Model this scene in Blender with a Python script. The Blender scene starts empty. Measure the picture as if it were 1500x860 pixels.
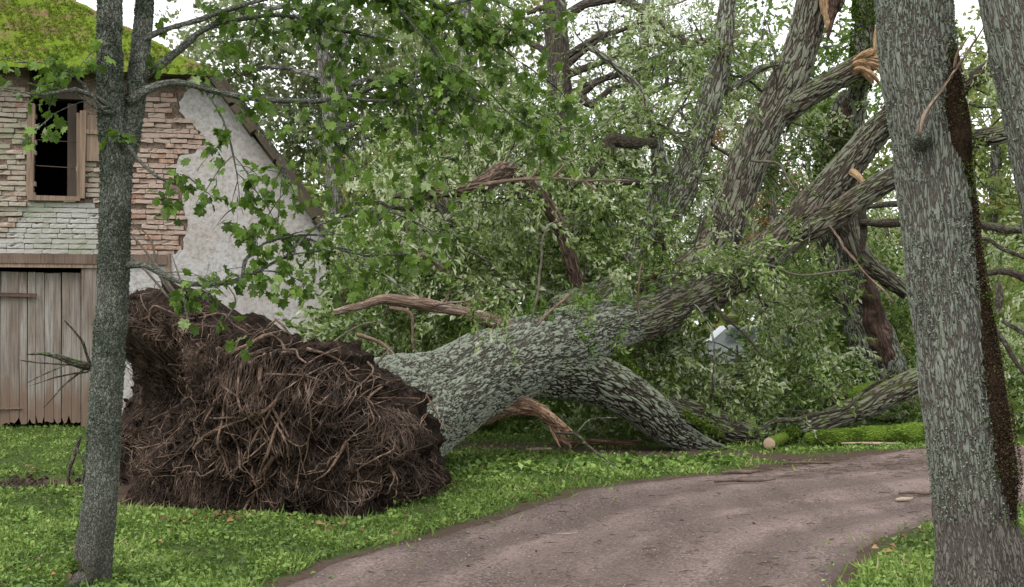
import bpy, math, random
import numpy as np

random.seed(7)
RNG = np.random.default_rng(11)
SC = bpy.context.scene
COL = SC.collection

# ------------------------------------------------------------------ camera
F, CZ, HY = 1700.0, 1.6, 470.0          # focal length (px of a 1500 px frame), eye height, horizon row
cam = bpy.data.cameras.new('camera')
cam.sensor_width = 36.0
cam.lens = 36.0 * F / 1500.0
cam.shift_y = (HY - 430.0) / 1500.0
cam.clip_start, cam.clip_end = 0.1, 2000.0
cam_o = bpy.data.objects.new('camera', cam)
cam_o.location = (0, 0, CZ)
cam_o.rotation_euler = (math.radians(90), 0, 0)
COL.objects.link(cam_o)
SC.camera = cam_o

# ------------------------------------------------------------------ sky, sun, exposure
world = bpy.data.worlds.new('World')
SC.world = world
world.use_nodes = True
wn, wl = world.node_tree.nodes, world.node_tree.links
bg = wn['Background']
sky = wn.new('ShaderNodeTexSky')
sky.sky_type = 'NISHITA'
sky.sun_disc = False
sky.sun_elevation = math.radians(52)
sky.sun_rotation = math.radians(215)
sky.dust_density = 4.0
cloud = wn.new('ShaderNodeTexNoise')
cloud.inputs['Scale'].default_value = 2.2
cloud.inputs['Detail'].default_value = 5.0
cr = wn.new('ShaderNodeValToRGB')
cr.color_ramp.elements[0].color = (7.0, 7.1, 7.3, 1)
cr.color_ramp.elements[1].color = (11.9, 11.9, 11.9, 1)
cr.color_ramp.elements[0].position = 0.3
cr.color_ramp.elements[1].position = 0.7
wmix = wn.new('ShaderNodeMix'); wmix.data_type = 'RGBA'
wmix.inputs[0].default_value = 0.92
wl.new(cloud.outputs['Fac'], cr.inputs[0])
wl.new(sky.outputs[0], wmix.inputs[6]); wl.new(cr.outputs[0], wmix.inputs[7])
wl.new(wmix.outputs[2], bg.inputs['Color'])
bg.inputs['Strength'].default_value = 0.125
sun = bpy.data.lights.new('sun', 'SUN')
sun.energy = 1.5
sun.angle = math.radians(25)
sun.color = (1.0, 0.97, 0.92)
sun_o = bpy.data.objects.new('sun', sun)
sun_o.rotation_euler = (math.radians(38), 0, math.radians(-35))
sun_o.location = (-10, -10, 30)
COL.objects.link(sun_o)
SC.view_settings.view_transform = 'Standard'
SC.view_settings.look = 'None'
SC.view_settings.gamma = 1.0
SC.view_settings.use_curve_mapping = False
SC.view_settings.exposure = 0.55
SC.cycles.max_bounces = 8
SC.cycles.diffuse_bounces = 5
SC.cycles.transmission_bounces = 4
SC.cycles.use_denoising = True

# ------------------------------------------------------------------ helpers
def at(px, py, D):
    return np.array([(px - 750.0) / F * D, D, CZ + (HY - py) / F * D])

def gnd(px, py):
    D = CZ * F / (py - HY)
    return np.array([(px - 750.0) / F * D, D, 0.0])

def P(rows):
    """rows of (px, py, distance, radius) -> rows of (x, y, z, radius)"""
    return np.array([np.append(at(a, b, d), r) for a, b, d, r in rows])

def _hash(i, j, k):
    h = (i.astype(np.int64) * 374761393 + j.astype(np.int64) * 668265263 + k.astype(np.int64) * 2147483647 + 1274126177) & 0xffffffff
    h = ((h ^ (h >> 13)) * 1274126177) & 0xffffffff
    h = (h ^ (h >> 16)) & 0xffffffff
    return h.astype(np.float64) / 2147483647.5 - 1.0

def vnoise(p):
    p = np.asarray(p, float)
    f = np.floor(p); w = p - f; w = w * w * (3 - 2 * w)
    i, j, k = (f[..., n].astype(np.int64) for n in range(3))
    r = 0
    for a in (0, 1):
        for b in (0, 1):
            for c in (0, 1):
                r = r + _hash(i + a, j + b, k + c) * (w[..., 0] if a else 1 - w[..., 0]) * (w[..., 1] if b else 1 - w[..., 1]) * (w[..., 2] if c else 1 - w[..., 2])
    return r

def fbm(p, o=4, g=0.5):
    p = np.asarray(p, float); r = 0; a = 1.0
    for n in range(o):
        r = r + a * vnoise(p + 17.3 * n); p = p * 2.03; a *= g
    return r

def norm(v):
    return v / np.maximum(np.linalg.norm(v, axis=-1, keepdims=True), 1e-9)

def tag(o, label=None, cat=None, group=None, kind=None):
    if label: o['label'] = label
    if cat: o['category'] = cat
    if group: o['group'] = group
    if kind: o['kind'] = kind
    return o

def link(name, me, parent=None):
    o = bpy.data.objects.new(name, me)
    COL.objects.link(o)
    if parent is not None: o.parent = parent
    return o

def thing(name, label, cat, loc=(0, 0, 0), group=None):
    o = bpy.data.objects.new(name, None)
    o.empty_display_size = 0.2
    COL.objects.link(o)
    return tag(o, label, cat, group)

class MB:
    """collects vertices, quads / triangles and point attributes, builds ONE mesh"""
    def __init__(s):
        s.v, s.q, s.t, s.bc, s.ti, s.n = [], [], [], [], [], 0
    def add(s, v, quads=None, tris=None, bc=None, tint=None):
        v = np.asarray(v, float).reshape(-1, 3); m = len(v)
        if quads is not None and len(quads): s.q.append(np.asarray(quads).reshape(-1, 4) + s.n)
        if tris is not None and len(tris): s.t.append(np.asarray(tris).reshape(-1, 3) + s.n)
        s.v.append(v)
        s.bc.append(v if bc is None else bc)
        s.ti.append(np.full(m, 0.5) if tint is None else np.broadcast_to(tint, (m,)))
        s.n += m
    def mesh(s, name, mat, smooth=True):
        me = bpy.data.meshes.new(name)
        v = np.concatenate(s.v)
        q = np.concatenate(s.q) if s.q else np.zeros((0, 4), int)
        t = np.concatenate(s.t) if s.t else np.zeros((0, 3), int)
        me.vertices.add(len(v)); me.vertices.foreach_set('co', v.astype(np.float32).ravel())
        nl = len(q) * 4 + len(t) * 3
        me.loops.add(nl); me.loops.foreach_set('vertex_index', np.concatenate([q.ravel(), t.ravel()]).astype(np.int32))
        me.polygons.add(len(q) + len(t))
        st = np.concatenate([np.arange(len(q)) * 4, len(q) * 4 + np.arange(len(t)) * 3]).astype(np.int32)
        me.polygons.foreach_set('loop_start', st)
        me.polygons.foreach_set('use_smooth', np.full(len(st), bool(smooth)))
        a = me.attributes.new('bc', 'FLOAT_VECTOR', 'POINT'); a.data.foreach_set('vector', np.concatenate(s.bc).astype(np.float32).ravel())
        a = me.attributes.new('tint', 'FLOAT', 'POINT'); a.data.foreach_set('value', np.concatenate(s.ti).astype(np.float32))
        me.update(calc_edges=True)
        me.materials.append(mat)
        return me
    def build(s, name, mat, parent=None, smooth=True, kind=None):
        o = link(name, s.mesh(name, mat, smooth), parent)
        if kind: o['kind'] = kind
        return o

def spline(c, step):
    c = np.asarray(c, float)
    if len(c) == 2: c = np.vstack([c[0], (c[0] + c[1]) / 2, c[1]])
    e = np.vstack([2 * c[0] - c[1], c, 2 * c[-1] - c[-2]])
    out = []
    for i in range(1, len(e) - 2):
        L = np.linalg.norm(e[i + 1, :3] - e[i, :3])
        n = max(2, int(L / step))
        t = np.arange(n)[:, None] / n
        a, b, d, f = e[i - 1], e[i], e[i + 1], e[i + 2]
        out.append(0.5 * ((2 * b) + (-a + d) * t + (2 * a - 5 * b + 4 * d - f) * t ** 2 + (-a + 3 * b - 3 * d + f) * t ** 3))
    out.append(c[-1:])
    o = np.vstack(out)
    o[:, 3] = np.maximum(o[:, 3], 0.001)
    return o

def tube(mb, ctrl, step=0.08, seg=10, lump=0.12, lumpf=2.2, wig=0.0, flare=None, tint=None, seed=0.0, raw=False, cap=True):
    """tapered, uneven limb along control rows (x, y, z, r)"""
    s = ctrl if raw else spline(ctrl, step)
    c, r = s[:, :3].copy(), s[:, 3]
    n = len(c)
    if wig:
        w = np.stack([fbm(c * 1.7 + seed + 31 * k, 3) for k in range(3)], 1)
        env = np.minimum(1, np.arange(n) / 4.0)[:, None]
        c = c + w * wig * env
    d = np.gradient(c, axis=0); d = norm(d)
    up = np.array([0, 0, 1.0]) if abs(d[0][2]) < 0.8 else np.array([1.0, 0, 0])
    N = np.zeros((n, 3)); x = np.cross(d[0], up); x /= np.linalg.norm(x)
    for i in range(n):
        x = x - d[i] * np.dot(x, d[i]); x /= max(np.linalg.norm(x), 1e-9); N[i] = x
    B = np.cross(d, N)
    th = np.arange(seg) / seg * 2 * math.pi
    ct, sn = np.cos(th), np.sin(th)
    L = np.concatenate([[0], np.cumsum(np.linalg.norm(np.diff(c, axis=0), axis=1))])
    dirs = N[:, None, :] * ct[None, :, None] + B[:, None, :] * sn[None, :, None]
    rr = r[:, None] * np.ones(seg)
    base = c[:, None, :] + dirs * rr[..., None]
    if lump: rr = rr * (1 + lump * fbm(base * lumpf / max(0.3, 1) + seed, 3))
    if flare is not None: rr = rr * flare(L, th)
    v = c[:, None, :] + dirs * rr[..., None]
    bc = np.stack([r[:, None] * ct[None, :], r[:, None] * sn[None, :], np.repeat(L[:, None], seg, 1)], -1) + seed
    i = np.arange(n - 1)[:, None] * seg; j = np.arange(seg)[None, :]; j2 = (j + 1) % seg
    q = np.stack([i + j, i + j2, i + seg + j2, i + seg + j], -1).reshape(-1, 4)
    V = v.reshape(-1, 3); BC = bc.reshape(-1, 3)
    tr = []
    if cap:
        V = np.vstack([V, c[0], c[-1]]); BC = np.vstack([BC, [seed, seed, seed], [seed, seed, L[-1] + seed]])
        k = n * seg
        jj = np.arange(seg); j3 = (jj + 1) % seg
        tr = np.concatenate([np.stack([np.full(seg, k), j3, jj], 1), np.stack([np.full(seg, k + 1), (n - 1) * seg + jj, (n - 1) * seg + j3], 1)])
    mb.add(V, q, tr, BC, tint)
    return c, r, d

# ---- node helpers
def new_mat(name):
    m = bpy.data.materials.new(name); m.use_nodes = True
    nt = m.node_tree
    return m, nt.nodes, nt.links, nt.nodes['Principled BSDF']

def nd(N, t, **kw):
    n = N.new('ShaderNode' + t)
    for k, v in kw.items():
        if k[0] == '_': n.inputs[k[1:]].default_value = v
        else: setattr(n, k, v)
    return n

def ramp(N, L, src, stops):
    r = N.new('ShaderNodeValToRGB'); e = r.color_ramp.elements
    while len(e) < len(stops): e.new(0.5)
    for k, (p, c) in enumerate(stops):
        e[k].position = p
        e[k].color = tuple(c) + (1,) if len(c) == 3 else c
    L.new(src, r.inputs[0])
    return r.outputs[0]

def g(v): return (v, v, v)

def mix(N, L, fac, a, b, mode='MIX'):
    m = N.new('ShaderNodeMix'); m.data_type = 'RGBA'; m.blend_type = mode
    for s, x in ((0, fac), (6, a), (7, b)):
        if hasattr(x, 'links'): L.new(x, m.inputs[s])
        else: m.inputs[s].default_value = x if s == 0 else (tuple(x) + (1,))
    return m.outputs[2]

def math_n(N, L, op, a, b=0.0, c=None):
    m = N.new('ShaderNodeMath'); m.operation = op
    for s, x in enumerate((a, b) if c is None else (a, b, c)):
        if hasattr(x, 'links'): L.new(x, m.inputs[s])
        else: m.inputs[s].default_value = x
    return m.outputs[0]

def noise(N, L, vec, scale, detail=4, rough=0.55, dist=0.0):
    n = nd(N, 'TexNoise', _Scale=scale, _Detail=detail, _Roughness=rough, _Distortion=dist)
    if vec is not None: L.new(vec, n.inputs['Vector'])
    return n.outputs['Fac']

def vscale(N, L, vec, s):
    m = N.new('ShaderNodeMapping'); m.inputs['Scale'].default_value = s
    L.new(vec, m.inputs['Vector']); return m.outputs[0]

def bark_mat(name, ridge, furrow, lichen, lich=0.6, scale=12.0, stretch=0.3, depth=0.02, warp=0.35, moss=None, mossamt=0.0, fine=60.0, foot=None, broken=0.0):
    """furrowed bark: two winding networks of furrows cut plates of uneven size, lichen sits on the plates"""
    m, N, L, bs = new_mat(name)
    A = nd(N, 'Attribute', attribute_name='bc')
    v0 = vscale(N, L, A.outputs['Vector'], (1, 1, stretch))
    fn = noise(N, L, vscale(N, L, A.outputs['Vector'], (1, 1, 0.5)), fine, 6, 0.7)
    def net(off, sc, wd):
        mp = nd(N, 'Mapping'); mp.inputs['Location'].default_value = (off, off * .7, off * 1.3); L.new(v0, mp.inputs['Vector'])
        n = noise(N, L, mp.outputs[0], sc, 1.6, .45, warp * 1.6)
        d = math_n(N, L, 'ABSOLUTE', math_n(N, L, 'SUBTRACT', n, .5))
        d = math_n(N, L, 'ADD', d, math_n(N, L, 'MULTIPLY', math_n(N, L, 'SUBTRACT', fn, .5), wd * .32))
        return ramp(N, L, d, [(0.0, g(0)), (wd * .45, g(.28)), (wd, g(.8)), (wd * 2.2, g(1))])
    edge = math_n(N, L, 'MINIMUM', net(3.1, scale, .062), net(11.7, scale * 1.2, .055))
    if broken:
        bk = noise(N, L, vscale(N, L, A.outputs['Vector'], (1, 1, stretch * 1.6)), scale * .9, 2, .5)
        edge = math_n(N, L, 'MAXIMUM', edge, ramp(N, L, bk, [(.60 - broken, g(0)), (.70 - broken, g(.88))]))
    h = math_n(N, L, 'ADD', math_n(N, L, 'MULTIPLY', edge, 0.85), math_n(N, L, 'MULTIPLY', fn, 0.3))
    big = noise(N, L, A.outputs['Vector'], 1.6, 5, 0.6)
    mid = noise(N, L, A.outputs['Vector'], 7.0, 5, 0.65)
    base = mix(N, L, edge, furrow, ridge)
    base = mix(N, L, ramp(N, L, fn, [(.35, g(.8)), (.6, g(0))]), base, tuple(x * 0.4 for x in ridge))
    hl = math_n(N, L, 'ADD', math_n(N, L, 'MULTIPLY', big, 0.8), math_n(N, L, 'MULTIPLY', mid, 0.5))
    hl = math_n(N, L, 'ADD', hl, math_n(N, L, 'MULTIPLY', fn, 0.35))
    c = 1.28 - 0.75 * lich
    lm = ramp(N, L, hl, [(max(0.0, c - 0.10), g(0)), (min(1, c + 0.10), g(1))])
    lm = math_n(N, L, 'MULTIPLY', lm, ramp(N, L, edge, [(0.25, g(0.0)), (0.8, g(1))]))
    if foot is not None:
        G = nd(N, 'NewGeometry'); sx = nd(N, 'SeparateXYZ'); L.new(G.outputs['Position'], sx.inputs[0])
        z = math_n(N, L, 'ADD', sx.outputs[2], math_n(N, L, 'MULTIPLY', mid, .5))
        lm = math_n(N, L, 'MULTIPLY', lm, ramp(N, L, z, [(foot[0], g(.15)), (foot[1], g(1))]))
    lc = mix(N, L, ramp(N, L, fn, [(.3, g(0)), (.65, g(1))]), tuple(x * 0.7 for x in lichen), tuple(min(1, x * 1.15) for x in lichen))
    col = mix(N, L, lm, base, lc)
    if moss is not None:
        G = nd(N, 'NewGeometry'); sx = nd(N, 'SeparateXYZ'); L.new(G.outputs['Normal'], sx.inputs[0])
        mm = math_n(N, L, 'ADD', math_n(N, L, 'MULTIPLY', sx.outputs[2], 0.5), math_n(N, L, 'MULTIPLY', mid, 0.9))
        c = 1.15 - 0.8 * mossamt
        mk = ramp(N, L, mm, [(max(0, c - 0.1), g(0)), (min(1, c + 0.1), g(1))])
        col = mix(N, L, mk, col, mix(N, L, fn, tuple(x * 0.4 for x in moss), moss))
    L.new(col, bs.inputs['Base Color'])
    bs.inputs['Roughness'].default_value = 0.92
    bs.inputs['Specular IOR Level'].default_value = 0.15
    dp = nd(N, 'Displacement', _Midlevel=0.6, _Scale=depth)
    L.new(h, dp.inputs['Height']); L.new(dp.outputs[0], N['Material Output'].inputs['Displacement'])
    m.displacement_method = 'BOTH'
    return m

def leaf_mat(name, stops, trans=0.3, rough=0.55, spec=0.25):
    m, N, L, bs = new_mat(name)
    A = nd(N, 'Attribute', attribute_name='tint')
    col = ramp(N, L, A.outputs['Fac'], stops)
    L.new(col, bs.inputs['Base Color'])
    bs.inputs['Roughness'].default_value = rough
    bs.inputs['Specular IOR Level'].default_value = spec
    tr = nd(N, 'BsdfTranslucent')
    tc = mix(N, L, 0.5, col, (0.25, 0.42, 0.05), 'MIX')
    tc = mix(N, L, 0.75, tc, col)
    L.new(tc, tr.inputs['Color'])
    ms = nd(N, 'MixShader', _Fac=trans)
    L.new(bs.outputs[0], ms.inputs[1]); L.new(tr.outputs[0], ms.inputs[2])
    L.new(ms.outputs[0], N['Material Output'].inputs['Surface'])
    return m

def plain_mat(name, c1, c2, scale=8.0, rough=0.9, bump=0.3, c3=None, stretch=(1, 1, 1), spec=0.2, detail=6, dist=0.0, obj=True):
    m, N, L, bs = new_mat(name)
    T = nd(N, 'TexCoord')
    v = vscale(N, L, T.outputs['Object'], stretch)
    a = noise(N, L, v, scale, detail, 0.65, dist)
    st = [(0.3, c1), (0.68, c2)] if c3 is None else [(0.28, c1), (0.52, c2), (0.72, c3)]
    col = ramp(N, L, a, st)
    if obj:
        oi = nd(N, 'ObjectInfo')
        col = mix(N, L, math_n(N, L, 'MULTIPLY', oi.outputs['Random'], 0.45), col, tuple(x * 0.5 for x in c1))
    L.new(col, bs.inputs['Base Color'])
    bs.inputs['Roughness'].default_value = rough
    bs.inputs['Specular IOR Level'].default_value = spec
    b = nd(N, 'Bump', _Strength=bump, _Distance=0.03)
    L.new(noise(N, L, v, scale * 3, 6, 0.7), b.inputs['Height']); L.new(b.outputs[0], bs.inputs['Normal'])
    return m

# ------------------------------------------------------------------ leaves
def leaf_quad(L, W, fold=0.25):
    return np.array([[0, 0, 0], [-W / 2, L * 0.45, W * fold], [0, L, -L * 0.12], [W / 2, L * 0.45, W * fold]]), np.array([[0, 2, 1], [0, 3, 2]])

def leaf_oak(L, W):
    v = [[0, 0, 0], [-W * .22, L * .3, .1 * W], [-W * .5, L * .62, .05 * W], [-W * .2, L * .9, -.16 * L], [0, L, -.25 * L], [W * .2, L * .9, -.16 * L], [W * .5, L * .62, .05 * W], [W * .22, L * .3, .1 * W]]
    v = np.array(v, float)[[0, 1, 2, 4, 6, 7]]
    return v, np.array([[0, 3, 1], [1, 3, 2], [0, 5, 3], [5, 4, 3]])

def leaf_maple(S):
    a = [(0, 0), (-.28, -.10), (-.44, .04), (-.36, .16), (-.60, .34), (-.40, .46), (-.46, .72), (-.22, .70), (0, .98), (.22, .70), (.46, .72), (.40, .46), (.60, .34), (.36, .16), (.44, .04), (.28, -.10)]
    v = np.array([[x * S, y * S, S * (.35 * abs(x) - .55 * (x * x * 1.5 + max(0, y - .25) ** 2))] for x, y in a])
    v = np.vstack([v, [0, .28 * S, .03 * S]])
    n = len(a)
    return v, np.array([[n, (k + 1) % n, k] for k in range(n)])

def rotm(d, roll):
    """frames whose +Y is d"""
    d = norm(d); ref = np.where(np.abs(d[:, 2:3]) < 0.95, np.array([[0, 0, 1.0]]), np.array([[1.0, 0, 0]]))
    x = norm(np.cross(d, ref)); z = np.cross(x, d)
    c, s = np.cos(roll)[:, None], np.sin(roll)[:, None]
    X = x * c + z * s; Z = -x * s + z * c
    return np.stack([X, d, Z], -1)

def scatter(mb, tv, tt, pos, d, size, roll=None, tint=None, nl=1, rng=RNG, tspread=0.18):
    n = len(pos)
    if n == 0: return
    if roll is None: roll = rng.uniform(0, 2 * math.pi, n)
    R = rotm(d, roll)
    v = np.einsum('nij,kj->nki', R, tv) * np.broadcast_to(size, (n,))[:, None, None] + pos[:, None, :]
    K = len(tv)
    t = (tt[None] + (np.arange(n) * K)[:, None, None]).reshape(-1, 3)
    base = rng.uniform(0, 1, n) if tint is None else tint
    per = np.clip(base[:, None] + rng.normal(0, tspread, (n, nl)), 0, 1)
    mb.add(v.reshape(-1, 3), tris=t, tint=np.repeat(per, K // nl, axis=1).ravel())

def spray(leaf, n, length, spread=0.9, rng=None, droop=0.3):
    """a twig end with n leaves: template in which the twig runs along +Y"""
    rng = rng or np.random.default_rng(5)
    lv, lt = leaf
    V, T = [], []
    for k in range(n):
        t = (k + 0.5) / n
        p = np.array([[rng.normal(0, .05 * length), t * length, rng.normal(0, .05 * length) - droop * length * t * t * .4]])
        a = rng.uniform(0, 2 * math.pi)
        d = np.array([[math.cos(a) * spread, 0.55 + t * 0.6, math.sin(a) * spread - droop]])
        R = rotm(d, np.array([rng.uniform(-.9, .9)]))[0]
        V.append(lv @ R.T * rng.uniform(.7, 1.15) + p); T.append(lt + k * len(lv))
    return np.concatenate(V), np.concatenate(T), n

def ellipsoid(n, c, r, rng, shell=2.4):
    d = norm(rng.normal(size=(n, 3)))
    q = rng.uniform(0, 1, n) ** (1 / shell)
    return np.asarray(c) + d * q[:, None] * np.asarray(r), d

def foliage(mb, clumps, tmpl, rng, size=(0.8, 1.25), down=0.35, rnd=0.8, tint=0.5, tvar=0.25, tspread=0.16, sub=7, subr=0.35):
    """clumps: rows (centre, radii, count of sprays); sprays gather in sub-clumps with gaps between them"""
    tv, tt, nl = tmpl
    for c, r, n in clumps:
        m = max(2, int(n / sub))
        cc, cd = ellipsoid(m, c, r, rng)
        k = rng.integers(0, m, n)
        pos = cc[k] + rng.normal(0, 1, (n, 3)) * np.minimum(np.asarray(r) * subr, 0.34)
        d = cd[k] + rng.normal(0, rnd, (n, 3)); d[:, 2] -= down
        pt = np.clip(tint + tvar * rng.normal(0, 1, m)[k], 0, 1)
        scatter(mb, tv, tt, pos, d, rng.uniform(size[0], size[1], n), tint=pt, nl=nl, rng=rng, tspread=tspread)
# ------------------------------------------------------------------ ground, road
def poly_lerp(pts, y):
    p = np.array(sorted(pts, key=lambda a: a[0]))
    return np.interp(y, p[:, 0], p[:, 1])
# edges of the dirt road as (distance, x)
EDGE_L = [(-6, -5.2), (3, -2.7), (5, -2.05), (6.97, -1.44), (8.24, -.92), (9.2, -.27), (10.7, .63), (11.8, 1.74), (12.95, 3.05), (13.7, 3.9), (14.3, 4.9), (14.75, 6.6), (15.3, 10.0), (16.6, 16), (18.5, 24), (26, 60)]
EDGE_R = [(-6, -1.6), (3, .6), (5, 1.25), (6.97, 1.93), (8.0, 2.4), (8.63, 2.79), (9.3, 3.4), (10.1, 4.5), (10.9, 6.4), (11.7, 9.5), (13.2, 16), (15.2, 24), (23, 60)]

def road_d(x, y):
    """positive inside the road (distance-like)"""
    a = x - poly_lerp(EDGE_L, y); b = poly_lerp(EDGE_R, y) - x
    w = 0.035 * fbm(np.stack([x * 2.6, y * 2.6, 0 * x], -1), 3) + .05 * vnoise(np.stack([x * .8, y * .8, 0 * x + 2], -1))
    sl = np.interp(y, [3, 8, 11, 13.5, 20], [.9, .8, .62, .35, .3])
    return np.minimum(a * sl, b * sl) + w

PIT = gnd(78, 708)
def gh(x, y):
    z = 0.035 * fbm(np.stack([x * .55, y * .55, 0 * x], -1), 3)
    z = z - 0.14 * np.exp(-(((x - PIT[0]) / .6) ** 2 + ((y - PIT[1] - .3) / .45) ** 2))
    z = z - .30 * np.exp(-((y - 10.12 + .25 * (x + 2.4)) / .34) ** 2 - (np.abs(x + 2.5) / 1.35) ** 6)
    z = z + 0.05 * np.exp(-((y - 12.6) / .9) ** 2) * np.exp(-((x + .1) / 1.4) ** 2)
    return z

def soil_mask(x, y):
    n = 0.25 * fbm(np.stack([x * 1.6, y * 2.4, 0 * x + 3], -1), 3)
    s = 1.3 * np.exp(-(((x - PIT[0]) / .75) ** 2 + ((y - PIT[1] - .2) / .6) ** 2) ** 2)
    yc = np.interp(x, [-.9, 0, 1.9, 3.4], [15.0, 14.7, 14.2, 13.9])
    s = np.maximum(s, np.exp(-((y - yc) / .55) ** 2) * ((x > -1.1) & (x < 4.5)))
    s = np.maximum(s, 1.2 * np.exp(-((y - 10.2 + .25 * (x + 2.4)) / .36) ** 4 - (np.abs(x + 2.5) / 1.4) ** 6))
    # bare earth round the upturned roots
    s = np.maximum(s, np.exp(-(((x + 2.4) / 1.7) ** 2 + ((y - 11.1) / 1.15) ** 2) ** 3))
    e = np.exp(-((road_d(x, y) + .02) / .13) ** 2) * .72
    return np.clip((np.maximum(s, e) + n - .35) * 3, 0, 1)

def axis(a, b, st, far):
    m = np.arange(a, b, st)
    k = np.cumsum(st * 1.22 ** np.arange(1, 45)); k = k[k < far]
    return np.concatenate([a - k[::-1], m, m[-1] + k])
gx, gy = axis(-8.5, 8.5, .10, 300), axis(3.0, 18.5, .10, 420)
X, Y = np.meshgrid(gx, gy)
rd = road_d(X, Y)
Z = gh(X, Y) - 0.07 * np.clip((rd - .0) * 6, 0, 1)
V = np.stack([X, Y, Z], -1).reshape(-1, 3)
nx, ny = len(gx), len(gy)
i = np.arange(ny - 1)[:, None] * nx; j = np.arange(nx - 1)[None]
Q = np.stack([i + j, i + j + 1, i + nx + j + 1, i + nx + j], -1).reshape(-1, 4)
mb = MB(); mb.add(V, Q, tint=soil_mask(X, Y).ravel())

m, N, L, bs = new_mat('meadow_soil')
T = nd(N, 'TexCoord'); A = nd(N, 'Attribute', attribute_name='tint')
n1 = noise(N, L, T.outputs['Object'], 1.3, 6); n2 = noise(N, L, T.outputs['Object'], 26, 6, .7)
gr = mix(N, L, n1, (.06, .095, .022), (.11, .16, .04))
gr = mix(N, L, ramp(N, L, n2, [(.42, g(0)), (.62, g(1))]), gr, (.035, .045, .016))
so = mix(N, L, n2, (.035, .024, .018), (.15, .105, .082))
L.new(mix(N, L, A.outputs['Fac'], gr, so), bs.inputs['Base Color'])
bs.inputs['Roughness'].default_value = .95; bs.inputs['Specular IOR Level'].default_value = .1
b = nd(N, 'Bump', _Strength=.8, _Distance=.05); L.new(n2, b.inputs['Height']); L.new(b.outputs[0], bs.inputs['Normal'])
tag(mb.build('ground', m), 'grassy ground with patches of bare earth', None, kind='structure')

# dirt road sheet
rx, ry = np.arange(-6.5, 14, .05), np.arange(3.5, 17.0, .05)
X, Y = np.meshgrid(rx, ry)
rd = road_d(X, Y)
keep = rd > -0.06
rut = .018 * (np.exp(-((rd - .55) / .22) ** 2) + np.exp(-((rd - 1.2) / .25) ** 2))
Z = gh(X, Y) + .004 + .02 * np.clip(rd, 0, .5) - rut + .008 * fbm(np.stack([X * 5, Y * 5, 0 * X], -1), 3) - .045 * np.clip(-rd * 12 + .35, 0, 1)
nx = len(rx)
i = np.arange(len(ry) - 1)[:, None] * nx; j = np.arange(nx - 1)[None]
Q = np.stack([i + j, i + j + 1, i + nx + j + 1, i + nx + j], -1).reshape(-1, 4)
kf = keep.ravel()
Q = Q[kf[Q].all(1)]
mb = MB(); mb.add(np.stack([X, Y, Z], -1).reshape(-1, 3), Q, tint=np.clip(rd * .7, 0, 1).ravel())
m, N, L, bs = new_mat('packed_dirt')
T = nd(N, 'TexCoord'); A = nd(N, 'Attribute', attribute_name='tint')
sv = nd(N, 'Mapping'); sv.inputs['Rotation'].default_value = (0, 0, math.radians(-48)); sv.inputs['Scale'].default_value = (1, .28, 1)
L.new(T.outputs['Object'], sv.inputs['Vector'])
n1 = noise(N, L, sv.outputs[0], 1.7, 6, .6); n2 = noise(N, L, T.outputs['Object'], 42, 8, .72); n3 = noise(N, L, T.outputs['Object'], 5, 6, .65)
c = mix(N, L, ramp(N, L, n1, [(.38, g(0)), (.62, g(1))]), (.096, .067, .058), (.212, .153, .136))
c = mix(N, L, ramp(N, L, n2, [(.45, g(.0)), (.66, g(.9))]), c, (.33, .262, .24))
c = mix(N, L, ramp(N, L, n2, [(.32, g(.9)), (.47, g(0))]), c, (.05, .037, .032))
c = mix(N, L, ramp(N, L, n3, [(.55, g(0)), (.72, g(.65))]), c, (.075, .054, .046))
tr_ = ramp(N, L, math_n(N, L, 'ADD', A.outputs['Fac'], math_n(N, L, 'MULTIPLY_ADD', n1, .22, -.11)), [(.02, g(.6)), (.14, g(0)), (.30, g(.55)), (.40, g(.6)), (.52, g(0)), (.75, g(.5)), (.88, g(.55)), (1.0, g(0))])
c = mix(N, L, tr_, c, (.085, .062, .054))
L.new(c, bs.inputs['Base Color'])
bs.inputs['Roughness'].default_value = .9; bs.inputs['Specular IOR Level'].default_value = .2
b = nd(N, 'Bump', _Strength=.75, _Distance=.03); L.new(math_n(N, L, 'ADD', n2, n3), b.inputs['Height']); L.new(b.outputs[0], bs.inputs['Normal'])
tag(mb.build('road', m), 'curving reddish grey dirt road', None, kind='structure')

# ------------------------------------------------------------------ grass (nobody could count it)
M_GRASS = leaf_mat('grass_blades', [(0, (.055, .08, .02)), (.35, (.11, .18, .04)), (.7, (.19, .28, .065)), (.93, (.27, .345, .10)), (1, (.38, .35, .18))], .3, .6, .2)
def grass_points(n, x0, x1, y0, y1, rng, edge=0.0):
    u = rng.uniform(0, 1, n)
    y = 1 / (1 / y0 + u * (1 / y1 - 1 / y0))          # denser near by
    x = rng.uniform(-1, 1, n) * (y * .47 + 1.6)
    k = (road_d(x, y) < edge - .03 + rng.normal(.0, .05, n) + (rng.uniform(0, 1, n) < .07) * rng.exponential(.10, n)) & (rng.uniform(0, 1, n) > soil_mask(x, y) * .93)
    k &= (x > x0 - 4) & (x < x1 + 4)
    c = fbm(np.stack([x * 2.6, y * 2.6, 0 * x + 9], -1), 3)
    k &= rng.uniform(-.75, .6, n) < c + .35
    x, y, c = x[k], y[k], c[k]
    return np.stack([x, y, gh(x, y)], -1), c
rng = np.random.default_rng(3)
mb = MB()
bl = (np.array([[-.5, 0, 0], [.5, 0, 0], [.32, .6, -.05], [-.32, .6, -.05], [0, 1, -.22]]), np.array([[0, 1, 2], [0, 2, 3], [3, 2, 4]]))
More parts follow.
